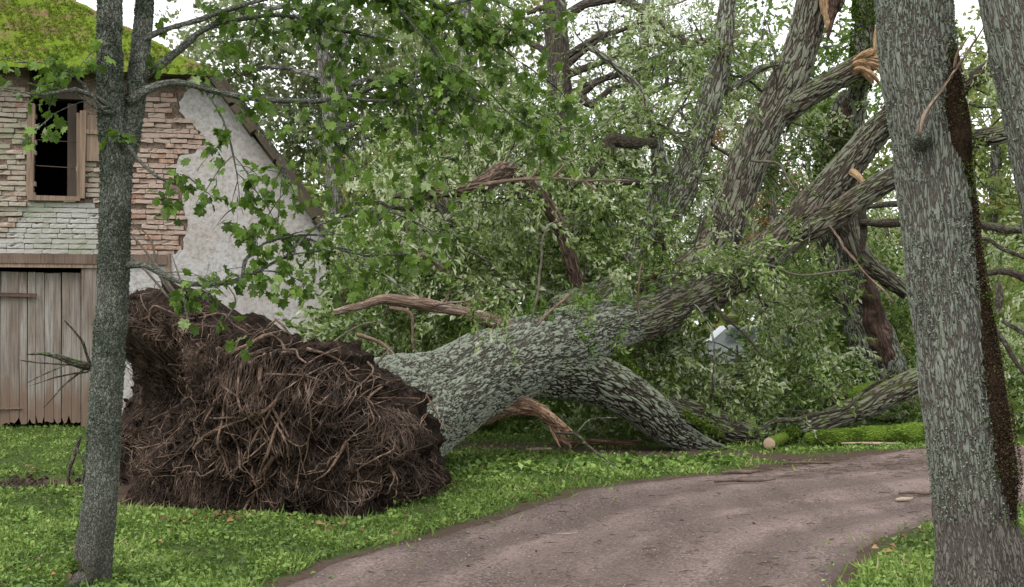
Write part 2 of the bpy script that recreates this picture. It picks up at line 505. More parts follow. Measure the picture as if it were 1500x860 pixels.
for n, y0, y1, ln, wd in ((185000, 5.8, 22, .050, .0085), (20000, 5.8, 14, .085, .007)):
    p, c = grass_points(n, -9, 9, y0, y1, rng)
    k = len(p)
    d = np.stack([rng.normal(0, .6, k), rng.normal(0, .6, k), np.ones(k) * .75], -1)
    s = rng.uniform(.5, 1.25, k) * (1 + p[:, 1] * .02) * (1 + .3 * c)
    tv = bl[0] * np.array([wd * 1.25, ln, ln])
    scatter(mb, tv, bl[1], p, d, s, tint=np.clip(.5 + .3 * c + rng.normal(0, .16, k), 0, 1), rng=rng, tspread=.08)
tag(mb.build('grass', M_GRASS), 'short green grass growing on both sides of the road', 'grass', kind='stuff')
# low broad-leaved ground cover between the grass
M_COVER = leaf_mat('ground_cover', [(0, (.045, .08, .016)), (.4, (.12, .205, .04)), (.75, (.21, .32, .065)), (1, (.31, .41, .13))], .25, .5, .3)
mb = MB()
p, c = grass_points(105000, -9, 9, 5.8, 20, rng, -.08)
k = len(p); p[:, 2] += rng.uniform(.008, .038, k)
lv, lt = leaf_quad(.032, .022, .25)
d = norm(np.stack([rng.normal(0, 1, k), rng.normal(0, 1, k), rng.normal(.35, .3, k)], -1))
scatter(mb, lv, lt, p, d, rng.uniform(.6, 1.5, k) * (1 + p[:, 1] * .015), roll=rng.normal(0, .5, k), tint=np.clip(.5 + .35 * c + rng.normal(0, .16, k), 0, 1), rng=rng, tspread=.05)
# taller weeds along the bank below the trunk
q = rng.uniform(0, 1, (1700, 2)); x = -.75 + 3.6 * q[:, 0]; y = 11.6 + .45 * x * .5 + 1.5 * q[:, 1]
ok = road_d(x, y) < -.3; x, y = x[ok], y[ok]
pz = np.stack([x, y, gh(x, y) + rng.uniform(.02, .10, len(x)) * (.6 + .5 * fbm(np.stack([x * 3, y * 3, 0 * x], -1), 2))], -1)
lv2, lt2 = leaf_quad(.085, .055, .25)
scatter(mb, lv2, lt2, pz, norm(np.stack([rng.normal(0, 1, len(x)), rng.normal(-.3, 1, len(x)), rng.normal(.1, .4, len(x))], -1)), rng.uniform(.6, 1.3, len(x)), roll=rng.normal(0, .5, len(x)), tint=np.clip(rng.normal(.38, .2, len(x)), 0, 1), rng=rng)
tag(mb.build('ground_cover', M_COVER), 'low broad leaved weeds spread through the grass', 'weeds', kind='stuff')

# fallen leaves and chips
M_DEAD = leaf_mat('dead_leaves', [(0, (.05, .028, .018)), (.45, (.13, .075, .045)), (.8, (.24, .13, .07)), (.95, (.36, .2, .08)), (1, (.4, .33, .24))], .12, .7, .15)
mb = MB()
n = 700
y = 1 / (1 / 5.9 + rng.uniform(0, 1, n) * (1 / 16.0 - 1 / 5.9)); x = rng.uniform(-1, 1, n) * (y * .46 + .3)
cl = fbm(np.stack([x * .9, y * .9, 0 * x + 5], -1), 2)
k = (rng.uniform(0, 1, n) < np.clip(.12 + cl * .8, .03, 1)); x, y = x[k], y[k]
hot = np.array([gnd(235, 745), gnd(255, 775), gnd(500, 775), gnd(330, 770), gnd(360, 768), gnd(660, 715), gnd(775, 735), gnd(40, 840), gnd(30, 690), gnd(1300, 815), gnd(1350, 800), gnd(905, 655), gnd(450, 780)])
hx = np.repeat(hot[:, 0], 9) + rng.normal(0, .10, len(hot) * 9); hy = np.repeat(hot[:, 1], 9) + rng.normal(0, .14, len(hot) * 9)
x, y = np.concatenate([x, hx]), np.concatenate([y, hy]); n = len(x)
ons = road_d(x, y) > 0
pz = np.stack([x, y, gh(x, y) + np.where(ons, .018, rng.uniform(.03, .07, n))], -1)
lv, lt = leaf_quad(.075, .05, .35)
scatter(mb, lv, lt, pz, norm(np.stack([rng.normal(0, 1, n), rng.normal(0, 1, n), rng.normal(0, .2, n)], -1)), np.where(ons, rng.uniform(.25, .6, n), rng.uniform(.4, .9, n)), roll=rng.normal(0, .4, n), tint=rng.uniform(0, 1, n), rng=rng, tspread=.05)
tag(mb.build('fallen_leaves', M_DEAD), 'scattered brown fallen leaves on grass and road', 'leaves', kind='stuff')

M_STICK = plain_mat('dead_twig', (.05, .036, .028), (.17, .125, .095), 14, obj=False)
mb = MB()
for k in range(3600):
    y = 1 / (1 / 6.0 + rng.uniform() * (1 / 15.5 - 1 / 6.0)) if k < 2400 else rng.normal(13.2, .8); x = rng.uniform(-1, 1) * (y * .45) if k < 2400 else rng.uniform(1.5, 6.5)
    far = np.exp(-((y - 13.3) / 1.6) ** 2)
    if rng.uniform() > .3 + .7 * far: continue
    r_ = road_d(np.array([x]), np.array([y]))[0]
    if r_ < -.25: continue
    z = gh(np.array([x]), np.array([y]))[0] + .004 + .02 * min(max(r_, 0), .5)
    a = rng.normal(.2, .7); l = rng.uniform(.02, .12) * (1 + .7 * far); tk_ = rng.uniform(.35, 1.0)
    c_ = np.array([[x, y, z, .004 * tk_], [x + .5 * l * math.cos(a), y + .5 * l * math.sin(a) + rng.normal(0, .01), z + .002, .0042 * tk_], [x + l * math.cos(a), y + l * math.sin(a), z, .002 * tk_]])
    tube(mb, c_, step=.08, seg=4, lump=0, cap=False)
tag(mb.build('twig_litter', M_STICK), 'fine broken twigs littering the dirt road', 'twigs', kind='stuff')
mb = MB(); n = 1500
x, y = PIT[0] + rng.normal(0, .45, n), PIT[1] + .15 + rng.normal(0, .3, n)
ico = np.array([[0, 0, 1], [.9, 0, .2], [.28, .85, .2], [-.72, .53, .2], [-.72, -.53, .2], [.28, -.85, .2], [0, 0, -.6]])
it = np.array([[0, 1, 2], [0, 2, 3], [0, 3, 4], [0, 4, 5], [0, 5, 1], [6, 2, 1], [6, 3, 2], [6, 4, 3], [6, 5, 4], [6, 1, 5]])
scatter(mb, ico * np.array([1, 1.2, .8]), it, np.stack([x, y, gh(x, y) + .015], -1), rng.normal(0, 1, (n, 3)), rng.uniform(.008, .05, n) * rng.uniform(.3, 1, n), rng=rng)
tag(mb.build('soil_clods', plain_mat('dark_soil', (.018, .012, .009), (.06, .042, .033), 20, obj=False), smooth=False), 'dark torn soil left of the upturned roots', 'soil', kind='stuff')
# loose stones pressed into the dirt
M_STONE = plain_mat('road_grit', (.13, .10, .09), (.4, .34, .32), 20, obj=False)
mb = MB()
ico = np.array([[0, 0, 1], [.9, 0, .2], [.28, .85, .2], [-.72, .53, .2], [-.72, -.53, .2], [.28, -.85, .2], [0, 0, -.6]])
it = np.array([[0, 1, 2], [0, 2, 3], [0, 3, 4], [0, 4, 5], [0, 5, 1], [6, 2, 1], [6, 3, 2], [6, 4, 3], [6, 5, 4], [6, 1, 5]])
n = 9000
y = 1 / (1 / 5.9 + rng.uniform(0, 1, n) * (1 / 15.0 - 1 / 5.9)); x = rng.uniform(-2.5, 6.5, n)
k = road_d(x, y) > .02; x, y = x[k], y[k]; n = len(x)
pz = np.stack([x, y, gh(x, y) + .012], -1)
scatter(mb, ico * np.array([1, 1, .7]), it, pz, np.stack([rng.normal(0, 1, n), rng.normal(0, 1, n), 0 * x], -1), rng.uniform(.002, .009, n), roll=np.zeros(n), rng=rng)
tag(mb.build('road_grit', M_STONE), 'small stones and grit pressed into the dirt road', 'gravel', kind='stuff')
# ------------------------------------------------------------------ the old barn
TH = math.radians(12)
BP = gnd(130, 625)
bt, bn = np.array([math.cos(TH), math.sin(TH), 0]), np.array([-math.sin(TH), math.cos(TH), 0])
def wuv(px, py, off=0.0):
    """pixel -> (along the wall, up) on the barn's front wall"""
    d = np.array([(px - 750) / F, 1.0, (HY - py) / F]); C = np.array([0, 0, CZ])
    o = BP + bn * off
    s = np.dot(bn, o - C) / np.dot(bn, d)
    p = C + s * d
    return float(np.dot(p - BP, bt)), float(p[2])
barn = thing('old_barn', 'derelict brick barn with mossy roof, open loft window and plank door', 'barn')
barn.location = BP; barn.rotation_euler = (0, 0, TH)

def box(mb, x0, x1, y0, y1, z0, z1, jit=0.0, rng=RNG, tint=None):
    v = np.array([[x, y, z] for z in (z0, z1) for y in (y0, y1) for x in (x0, x1)], float)
    if jit: v = v + rng.normal(0, jit, v.shape)
    mb.add(v, [[0, 2, 3, 1], [4, 5, 7, 6], [0, 1, 5, 4], [2, 6, 7, 3], [0, 4, 6, 2], [1, 3, 7, 5]], tint=tint)

def prism(mb, poly, y0, y1):
    """polygon (u, z), counter-clockwise seen from the front, between depths y0 < y1; fan-triangulated by ear clipping"""
    n = len(poly)
    v = [[a, y0, b] for a, b in poly] + [[a, y1, b] for a, b in poly]
    from mathutils.geometry import tessellate_polygon
    from mathutils import Vector
    t = tessellate_polygon([[Vector((a, b, 0)) for a, b in poly]])
    tr = [list(x) for x in t] + [[x[2] + n, x[1] + n, x[0] + n] for x in t]
    q = [[k, (k + 1) % n, (k + 1) % n + n, k + n] for k in range(n)]
    mb.add(v, q, tr)

def inside(poly, x, y):
    c = False; n = len(poly)
    for k in range(n):
        (x1, y1), (x2, y2) = poly[k], poly[(k + 1) % n]
        if (y1 > y) != (y2 > y) and x < (x2 - x1) * (y - y1) / (y2 - y1) + x1: c = not c
    return c

# --- materials
m, N, L, bs = new_mat('old_mortar'); M_MORTAR = m
T = nd(N, 'TexCoord'); n1 = noise(N, L, T.outputs['Object'], 5, 6); n2 = noise(N, L, T.outputs['Object'], 30, 7, .7)
c = mix(N, L, ramp(N, L, n1, [(.35, g(0)), (.65, g(1))]), (.17, .115, .08), (.32, .24, .19))
c = mix(N, L, ramp(N, L, n2, [(.35, g(.8)), (.55, g(0))]), c, (.05, .033, .026))
L.new(c, bs.inputs['Base Color']); bs.inputs['Roughness'].default_value = .95
b = nd(N, 'Bump', _Strength=1, _Distance=.05); L.new(n2, b.inputs['Height']); L.new(b.outputs[0], bs.inputs['Normal'])

def brick_mat(name, a, b_, wash, amt, green=0.0):
    m, N, L, bs = new_mat(name)
    G = nd(N, 'NewGeometry'); oi = nd(N, 'ObjectInfo')
    n1 = noise(N, L, G.outputs['Position'], 2.3, 6, .65); n2 = noise(N, L, G.outputs['Position'], 24, 7, .75)
    c = mix(N, L, oi.outputs['Random'], a, b_)
    c = mix(N, L, ramp(N, L, n2, [(.3, g(.75)), (.55, g(0))]), c, tuple(x * .35 for x in a))
    s = math_n(N, L, 'ADD', math_n(N, L, 'MULTIPLY', n2, .8), math_n(N, L, 'MULTIPLY', n1, .7))
    s = math_n(N, L, 'ADD', s, math_n(N, L, 'MULTIPLY', oi.outputs['Random'], .3))
    w = ramp(N, L, s, [(max(0, 1.2 - amt - .12), g(0)), (min(1, 1.2 - amt + .12), g(1))])
    wc = mix(N, L, n2, tuple(x * .65 for x in wash), wash)
    if green:
        gm = ramp(N, L, noise(N, L, G.outputs['Position'], 1.5, 5), [(.46, g(0)), (.62, g(green))])
        wc = mix(N, L, gm, wc, (.20, .24, .12))
    L.new(mix(N, L, w, c, wc), bs.inputs['Base Color'])
    bs.inputs['Roughness'].default_value = .93; bs.inputs['Specular IOR Level'].default_value = .15
    b = nd(N, 'Bump', _Strength=.9, _Distance=.02); L.new(n2, b.inputs['Height']); L.new(b.outputs[0], bs.inputs['Normal'])
    return m
M_BRICK = brick_mat('weathered_brick', (.38, .17, .10), (.44, .26, .18), (.50, .39, .33), .47, .0)
M_BRICKG = brick_mat('mossy_brick', (.38, .19, .11), (.42, .28, .20), (.47, .41, .34), .52, .4)
M_WASH = brick_mat('whitewashed_brick', (.40, .35, .31), (.46, .42, .38), (.52, .51, .48), 1.0, .6)
m, N, L, bs = new_mat('lime_plaster'); M_PLASTER = m
T = nd(N, 'TexCoord'); n1 = noise(N, L, T.outputs['Object'], 1.1, 6, .6); n2 = noise(N, L, T.outputs['Object'], 14, 8, .72)
n3 = noise(N, L, vscale(N, L, T.outputs['Object'], (3, 3, .6)), 1.6, 6, .6)
c = mix(N, L, ramp(N, L, n1, [(.35, g(0)), (.65, g(1))]), (.42, .385, .36), (.50, .49, .50))
c = mix(N, L, ramp(N, L, n2, [(.36, g(.85)), (.56, g(0))]), c, (.27, .235, .21))
c = mix(N, L, ramp(N, L, n3, [(.5, g(0)), (.8, g(.35))]), c, (.33, .30, .28))
L.new(c, bs.inputs['Base Color']); bs.inputs['Roughness'].default_value = .92
b = nd(N, 'Bump', _Strength=.7, _Distance=.03); L.new(n2, b.inputs['Height']); L.new(b.outputs[0], bs.inputs['Normal'])
def wood_mat(name, a, b_, foot=None, dark=(.06, .045, .035)):
    m, N, L, bs = new_mat(name)
    T = nd(N, 'TexCoord'); oi = nd(N, 'ObjectInfo')
    off = nd(N, 'VectorMath', operation='ADD'); L.new(T.outputs['Object'], off.inputs[0])
    cx = nd(N, 'CombineXYZ'); L.new(math_n(N, L, 'MULTIPLY', oi.outputs['Random'], 40.0), cx.inputs[0]); L.new(cx.outputs[0], off.inputs[1])
    v = vscale(N, L, off.outputs[0], (1, 1, .045))
    n1 = noise(N, L, v, 34, 6, .7, .3); n2 = noise(N, L, vscale(N, L, off.outputs[0], (1, 1, .3)), 3.5, 5)
    c = mix(N, L, ramp(N, L, n2, [(.35, g(0)), (.65, g(1))]), a, b_)
    c = mix(N, L, ramp(N, L, n1, [(.32, g(.85)), (.56, g(0))]), c, dark)
    c = mix(N, L, math_n(N, L, 'MULTIPLY', oi.outputs['Random'], .4), c, tuple(x * .7 for x in b_))
    if foot:
        G = nd(N, 'NewGeometry'); sx = nd(N, 'SeparateXYZ'); L.new(G.outputs['Position'], sx.inputs[0])
        z = math_n(N, L, 'ADD', sx.outputs[2], math_n(N, L, 'MULTIPLY', n2, -.7))
        c = mix(N, L, ramp(N, L, z, [(0.0, g(.8)), (.35, g(0))]), c, foot)
    L.new(c, bs.inputs['Base Color']); bs.inputs['Roughness'].default_value = .85; bs.inputs['Specular IOR Level'].default_value = .2
    b = nd(N, 'Bump', _Strength=.6, _Distance=.01); L.new(n1, b.inputs['Height']); L.new(b.outputs[0], bs.inputs['Normal'])
    return m
M_DOOR = wood_mat('silvered_plank', (.32, .30, .275), (.21, .165, .135), (.165, .11, .078))
M_POST = wood_mat('brown_timber', (.32, .225, .16), (.24, .175, .13))
M_BEAM = wood_mat('beam_timber', (.15, .105, .082), (.21, .155, .122))
M_DARKW = wood_mat('dark_timber', (.11, .085, .07), (.075, .058, .048))
M_IRON = plain_mat('rusty_iron', (.07, .045, .038), (.14, .085, .065), 20)

# --- outline of the gable wall (pixels on the wall plane)
AP = [(-330, 640), (478, 640), (478, 372), (494, 362), (372, 200), (312, 112), (-150, 112), (-330, 360)]
OUT = [wuv(*p) for p in AP]
WIN = (wuv(42, 292)[0], wuv(122, 292)[0], wuv(60, 291)[1], wuv(60, 112)[1])           # u0, u1, z0, z1
DOOR = (wuv(-150, 600)[0], wuv(118, 600)[0], 0.0, wuv(60, 391)[1])
# wall slab built round its openings: strips of polygons
TK = .42; FR = .035                                                                  # wall thickness, mortar recess
ztop = OUT[4][1]
def clip_right(z):
    pts = sorted([(OUT[k][1], OUT[k][0]) for k in (1, 2, 3, 4, 5)])
    return float(np.interp(z, [p[0] for p in pts], [p[1] for p in pts]))
UL = OUT[0][0]
zs = sorted({-0.1, DOOR[3], WIN[2], OUT[2][1], OUT[3][1], OUT[4][1], OUT[5][1]})
mb = MB()
for a, b_ in zip(zs[:-1], zs[1:]):
    zc = (a + b_) / 2
    holes = []
    if zc < DOOR[3]: holes.append((DOOR[0], DOOR[1]))
    if WIN[2] < zc < WIN[3] + 1: holes.append((WIN[0], WIN[1]))
    cur = UL
    for h0, h1 in holes:
        prism(mb, [(cur, a), (h0, a), (h0, b_), (cur, b_)], FR, TK); cur = h1
    prism(mb, [(cur, a), (clip_right(a), a), (clip_right(b_), b_), (cur, b_)], FR, TK)
wall = mb.build('wall', M_MORTAR, barn, smooth=False)
tag(wall, 'crumbling brick and mortar gable wall')
# side walls, back wall so that the loft is a closed dark room
mb = MB()
R0 = OUT[2][0]; HE = OUT[2][1]
box(mb, R0 - TK, R0 - .004, TK, 9, -.1, HE); box(mb, UL, UL + TK, TK, 9, -.1, HE); BACK = True
box(mb, UL + TK + .01, R0 - TK - .01, TK + .01, 8.98, 2.45, 2.55)                         # loft floor
mb.build('side_walls', M_MORTAR, barn, smooth=False)

# --- bricks, one object each, a few shared shapes
BRX, BRH = .25, .078
def brick_shapes(mat, tagn):
    r = np.random.default_rng(4); out = []
    for k in range(7):
        mb = MB()
        n0 = 3
        # a worn block: front face cut in 3 x 2 cells with uneven depth, chipped corners
        us = np.linspace(-.5, .5, 4) * (BRX - .007); zz = np.linspace(-.5, .5, 3) * (BRH - .010)
        f = np.array([[u + r.normal(0, .003), r.normal(0, .0015) + (.02 if r.uniform() < .07 else 0), z + r.normal(0, .0025)] for z in zz for u in us])
        bk = np.array([[u, .11, z] for z in (zz[0], zz[-1]) for u in (us[0], us[-1])])
        q = [[i * 4 + j, i * 4 + j + 1, i * 4 + j + 5, i * 4 + j + 4] for i in range(2) for j in range(3)]
        t = [[0, 12, 1], [1, 12, 2], [2, 12, 13], [2, 13, 3], [8, 9, 14], [9, 10, 14], [10, 15, 14], [10, 11, 15]]
        t += [[0, 4, 12], [4, 14, 12], [4, 8, 14], [3, 13, 7], [7, 13, 15], [7, 15, 11]]
        mb.add(np.vstack([f, bk]), q, t)
        out.append(mb.mesh('brick_' + tagn, mat, smooth=False))
    return out
SH = {'a': brick_shapes(M_BRICK, 'bare'), 'g': brick_shapes(M_BRICKG, 'mossy'), 'w': brick_shapes(M_WASH, 'washed')}
Z_L = [wuv(*p) for p in [(-6, 125), (12, 122), (28, 132), (46, 160), (46, 290), (143, 292), (143, 240), (128, 240), (128, 292), (150, 292), (150, 372), (-6, 372)]]
Z_R = [wuv(*p) for p in [(186, 150), (205, 140), (245, 138), (262, 165), (300, 196), (296, 215), (262, 228), (260, 262), (274, 318), (268, 366), (240, 374), (186, 374)]]
Z_W = [wuv(*p) for p in [(32, 300), (48, 292), (150, 296), (150, 372), (-6, 372), (-6, 355), (20, 342), (30, 320)]]
Z_C = [wuv(*p) for p in [(122, 240), (150, 236), (150, 300), (122, 294)]]
rb = np.random.default_rng(21)
zbase = wuv(60, 372)[1]
nb_ = 0; extra = MB(); xs_ = SH['g'][0]
Z_X = [wuv(*p) for p in [(-325, 118), (-6, 118), (-6, 372), (-325, 372)]]
for row in range(60):
    z = zbase + (row + .5) * BRH
    u = UL + (row % 2) * BRX * .5 + rb.uniform(-.03, .03)
    while u < OUT[3][0]:
        w = BRX * rb.choice([1.0, 1.0, 1.0, .5, .72, .88])
        uc = u + w / 2; u += w
        inL = inside(Z_L, uc, z) or inside(Z_C, uc, z); inR = inside(Z_R, uc, z)
        if inside(Z_X, uc, z) and not inL:
            vx = np.empty(len(xs_.vertices) * 3, np.float32); xs_.vertices.foreach_get('co', vx); vx = vx.reshape(-1, 3) * [w / BRX, 1, 1] + [uc, rb.uniform(-.01, .02), z]
            extra.add(vx, [list(q_.vertices) for q_ in xs_.polygons if len(q_.vertices) == 4], [list(q_.vertices) for q_ in xs_.polygons if len(q_.vertices) == 3])
        if not (inL or inR): continue
        kind = 'w' if inside(Z_W, uc, z) else ('g' if (inL and rb.uniform() < .8) else 'a')
        ragged = rb.uniform()
        if kind != 'w' and ragged < .09: continue
        o = link('brick', SH[kind][rb.integers(0, 7)], barn)
        dep = .022 if kind == 'w' else (rb.uniform(-.03, .014) if ragged > .3 else rb.uniform(.016, .029))
        o.location = (uc, dep, z + rb.normal(0, .003)); o.rotation_euler = (rb.normal(0, .02), rb.normal(0, .015 if kind == 'w' else .03), rb.normal(0, .03 if kind != 'w' else .008))
        o.scale = (w / BRX, 1, rb.uniform(.82, 1.0) if kind != 'w' else .97)
        nb_ += 1
extra.build('bricks', M_BRICKG, barn, smooth=False, kind='stuff')
print('bricks', nb_)

# --- plaster coat with a broken edge
edge = [(186, 378), (240, 377), (268, 368), (272, 345), (275, 322), (268, 300), (262, 268), (258, 250), (262, 230), (280, 226), (298, 217), (300, 200), (288, 190), (268, 168), (262, 150), (270, 138), (290, 125), (312, 114)]
rgt = [(372, 202), (492, 362), (477, 373), (477, 640), (128, 640), (128, 384), (186, 384)]
poly = []
full = edge + rgt
for k in range(len(full)):
    a, b_ = np.array(full[k], float), np.array(full[(k + 1) % len(full)], float)
    poly.append(tuple(a))
    if k < len(edge) - 1:
        for s in (.33, .66):
            poly.append(tuple(a + (b_ - a) * s + rb.normal(0, 2.0, 2)))
poly = [wuv(*p) for p in poly][::-1]
mb = MB(); prism(mb, poly, -.012, FR - .003)
tag(mb.build('plaster', M_PLASTER, barn, smooth=False), 'pale grey plaster coat with a broken edge')
mb = MB(); a, b_ = wuv(250, 368), wuv(300, 402)
prism(mb, [wuv(*p) for p in [(250, 402), (302, 404), (306, 384), (300, 368), (262, 366), (252, 380)]], -.02, -.011)
mb.build('plaster_patch', M_PLASTER, barn, smooth=False)
# --- lintel, boards and door
def pbox(name, mat, x0, y0, x1, y1, d0, d1, parent=barn, jit=.004):
    """box on the wall plane from pixel corners (left, top) to (right, bottom)"""
    a, b_ = wuv(x0, y1), wuv(x1, y0)
    mb = MB(); cx, cz = (a[0] + b_[0]) / 2, (a[1] + b_[1]) / 2
    box(mb, a[0] - cx, b_[0] - cx, d0, d1, a[1] - cz, b_[1] - cz, jit)
    o = mb.build(name, mat, parent, smooth=False); o.location = (cx, 0, cz)
    return o
pbox('lintel', M_BEAM, -170, 374, 245, 384, -.07, .2)
pbox('header_board', M_POST, -170, 384, 146, 390, -.05, .06)
pbox('door_post', M_DOOR, 120, 393, 142, 628, -.03, .12)
pbox('side_post', M_POST, 243, 372, 250, 408, -.05, .02)
dz = DOOR[3]
door = None
edges = [-150, -128, -104, -82, -60, -41, -22, -3, 12, 26, 38, 50, 63, 77, 88, 103, 117]
mb = MB(); a = wuv(-150, 600); b_ = wuv(117, 600)
box(mb, a[0], b_[0], .16, .19, 1.7, 1.85); box(mb, a[0], b_[0], .16, .19, .5, .65)
door = mb.build('door', M_DARKW, barn, smooth=False); tag(door, 'weathered plank barn door rotting at its foot')
for k in range(len(edges) - 1):
    u0, u1 = wuv(edges[k], 600)[0] + .004, wuv(edges[k + 1], 600)[0] - .004
    mb = MB(); w = u1 - u0; n = 5
    us = np.linspace(-w / 2, w / 2, n)
    top = dz - .06 - .012 * k / 8 + rb.normal(0, .006)
    bot = np.array([.04 + (rb.uniform(0, .13) if rb.uniform() < .22 else rb.uniform(0, .035)) for _ in us])
    zs_ = [bot, np.full(n, .45), np.full(n, top)]
    v = np.array([[us[j], y, z[j]] for y in (0, .03) for z in zs_ for j in range(n)])
    o_ = 3 * n; q = []
    for i in range(2):
        for j in range(n - 1):
            q.append([i * n + j, i * n + j + 1, (i + 1) * n + j + 1, (i + 1) * n + j])
            q.append([o_ + i * n + j + 1, o_ + i * n + j, o_ + (i + 1) * n + j, o_ + (i + 1) * n + j + 1])
        q.append([i * n, (i + 1) * n, o_ + (i + 1) * n, o_ + i * n]); q.append([(i + 1) * n - 1, o_ + (i + 1) * n - 1, o_ + (i + 2) * n - 1, (i + 2) * n - 1])
    for j in range(n - 1):
        q.append([j, o_ + j, o_ + j + 1, j + 1]); q.append([2 * n + j, 2 * n + j + 1, o_ + 2 * n + j + 1, o_ + 2 * n + j])
    mb.add(v, q)
    pl = mb.build('plank', M_DOOR, door, smooth=False); pl.location = ((u0 + u1) / 2, .10 + rb.normal(0, .008), 0); pl.rotation_euler = (0, rb.normal(0, .003), 0)
o = pbox('strap', M_IRON, -40, 429, 52, 434, .05, .085, door); o.rotation_euler = (0, .02, 0)
o = pbox('threshold', M_BEAM, -40, 598, 30, 601, .07, .095, door)

# --- loft window
win = pbox('window', M_DARKW, 96, 150, 110, 290, .16, .24); tag(win, 'open glassless loft window with thin bars')
o = pbox('post', M_POST, 40, 152, 50, 287, -.03, .10, win); o.rotation_euler = (0, .02, 0)
pbox('post', M_POST, 112, 166, 121, 289, -.02, .10, win)
o = pbox('post', M_POST, 118, 164, 126, 291, -.09, -.022, win); o.rotation_euler = (0, .015, 0)
for y in (205, 243):
    a, b_ = wuv(48, y - 1), wuv(112, y + 3)
    mb = MB(); tube(mb, np.array([[a[0], .03, a[1], .008], [b_[0], .03, b_[1], .008]]), step=.4, seg=6, lump=0)
    mb.build('bar', M_IRON, win)
for w_ in list(win.children): w_.location = (w_.location[0] - win.location[0], w_.location[1], w_.location[2] - win.location[2])
pbox('sill', M_POST, 40, 288, 118, 293, -.04, .2)
sh = pbox('shutter', M_POST, 127, 170, 150, 236, -.06, -.03); tag(sh, 'stub of a wooden shutter')
pbox('shutter_rail', M_POST, 127, 192, 150, 197, -.085, -.062)
pbox('wall_plate', M_DARKW, -300, 116, 150, 128, .10, .3)

# --- half-hipped roof: hip plane facing the camera, main slopes behind
def W3(px, py, off):
    u, z = wuv(px, py, off); return np.array([u, off, z])
e0, e1 = W3(-420, 84, -.35), W3(312, 112, -.35)
e0[2] = e1[2] = (e0[2] + e1[2]) / 2
e0[2] = e1[2] = W3(80, 100, -.35)[2]
h1 = W3(99, 0, 2.0); h1b = h1 + (h1 - e1) * .9
hd = (h1 - e1); sl = np.array([0, hd[1], hd[2]])
h0b = np.array([e0[0], h1b[1], h1b[2]])
rn = norm(np.cross(e1 - e0, np.array([0, hd[1], hd[2]])))
if rn[1] > 0: rn = -rn
mb = MB()
ev = np.array([0, 0, -.06])
vv = np.array([e0, e1, h1b, h0b, e0 - rn * .05, e1 - rn * .05, h1b - rn * .05, h0b - rn * .05])
mb.add(vv, [[0, 1, 2, 3], [7, 6, 5, 4], [0, 4, 5, 1], [1, 5, 6, 2], [2, 6, 7, 3]])
# right-hand slope (upper, then the steeper lower one), going back over the barn
vg = W3(494, 360, -.28); vg2 = W3(312, 110, -.28)
bk = np.array([0, 9.6, 0])
rr_ = np.array([vg, vg + bk, vg2 + bk, vg2]); tk = np.array([.10, 0, .07])
mb.add(np.vstack([rr_ + np.array([.12, 0, -.1]) * [[1], [1], [0], [0]], rr_ + tk]), [[3, 2, 1, 0], [4, 5, 6, 7], [0, 1, 5, 4], [2, 3, 7, 6], [1, 2, 6, 5], [0, 4, 7, 3]])
rg = h1b + np.array([0, 0, 0]); rgb_ = np.array([rg[0], 9.6, rg[2]])
mb.add(np.array([vg2 + tk * .3, vg2 + bk, rgb_, rg]) - np.array([0, 0, .03]), [[0, 1, 2, 3]])
lf = vg.copy(); lf[0] = UL - .3
mb.add(np.array([e0, e0 * [1, 0, 1] + bk, rgb_ * [0, 1, 1] + [e0[0], 0, 0], h0b]) - np.array([0, 0, .05]), [[3, 2, 1, 0]])
mb.add(np.array([h0b, rgb_ * [0, 1, 1] + [e0[0], 0, 0], rgb_, h1b]) - np.array([0, 0, .04]), [[3, 2, 1, 0]])
pk = (h0b[2] - .035)
mbk = MB(); prism(mbk, [(UL, -.1), (R0, -.1), (R0, HE), (vg2[0] - .1, vg2[2] - .1), (rg[0] - .05, pk), (UL, pk)], 9.0, 9.3); mbk.build('back_wall', M_MORTAR, barn, smooth=False)
mbk = MB(); box(mbk, UL, UL + .3, TK + .01, 8.99, HE + .01, pk); mbk.build('partition', M_MORTAR, barn, smooth=False)
roof = mb.build('roof', M_DARKW, barn, smooth=False); tag(roof, 'half hipped roof under thick yellow green moss')
m, N, L, bs = new_mat('roof_moss'); M_RMOSS = m
G = nd(N, 'NewGeometry'); oi = nd(N, 'ObjectInfo')
n1 = noise(N, L, G.outputs['Position'], 2.4, 6, .65); n2 = noise(N, L, G.outputs['Position'], 32, 6, .7)
c = mix(N, L, n2, (.07, .10, .013), (.24, .34, .04))
c = mix(N, L, ramp(N, L, n1, [(.50, g(0)), (.62, g(.9))]), c, mix(N, L, n2, (.10, .05, .03), (.32, .21, .14)))
L.new(c, bs.inputs['Base Color']); bs.inputs['Roughness'].default_value = 1; bs.inputs['Specular IOR Level'].default_value = .05
b = nd(N, 'Bump', _Strength=1, _Distance=.04); L.new(n2, b.inputs['Height']); L.new(b.outputs[0], bs.inputs['Normal'])
# shingles: irregular mossy slabs, one object each
sh_ = []
for k in range(6):
    mb = MB(); w, h, n = .165, .24, 5
    uu, ss = np.meshgrid(np.linspace(-w / 2, w / 2, n), np.linspace(0, h, n))
    r = np.random.default_rng(k)
    zz = .03 + .035 * (1 - ss / h) * r.uniform(.3, 1.3) + r.normal(0, .012, uu.shape); ed = (np.abs(uu) > w * .45) | (ss < .01); zz = np.where(ed, .002, zz)
    ss = ss - np.where(ss < .01, r.uniform(0, .03, uu.shape), 0)
    i = np.arange(n - 1)[:, None] * n; j = np.arange(n - 1)[None]
    mb.add(np.stack([uu, ss, zz], -1).reshape(-1, 3), np.stack([i + j, i + j + 1, i + n + j + 1, i + n + j], -1).reshape(-1, 4))
    sh_.append(mb.mesh('shingle', M_RMOSS))
sdir = norm(np.array([0, hd[1], hd[2]])); slen = np.linalg.norm([hd[1], hd[2]])
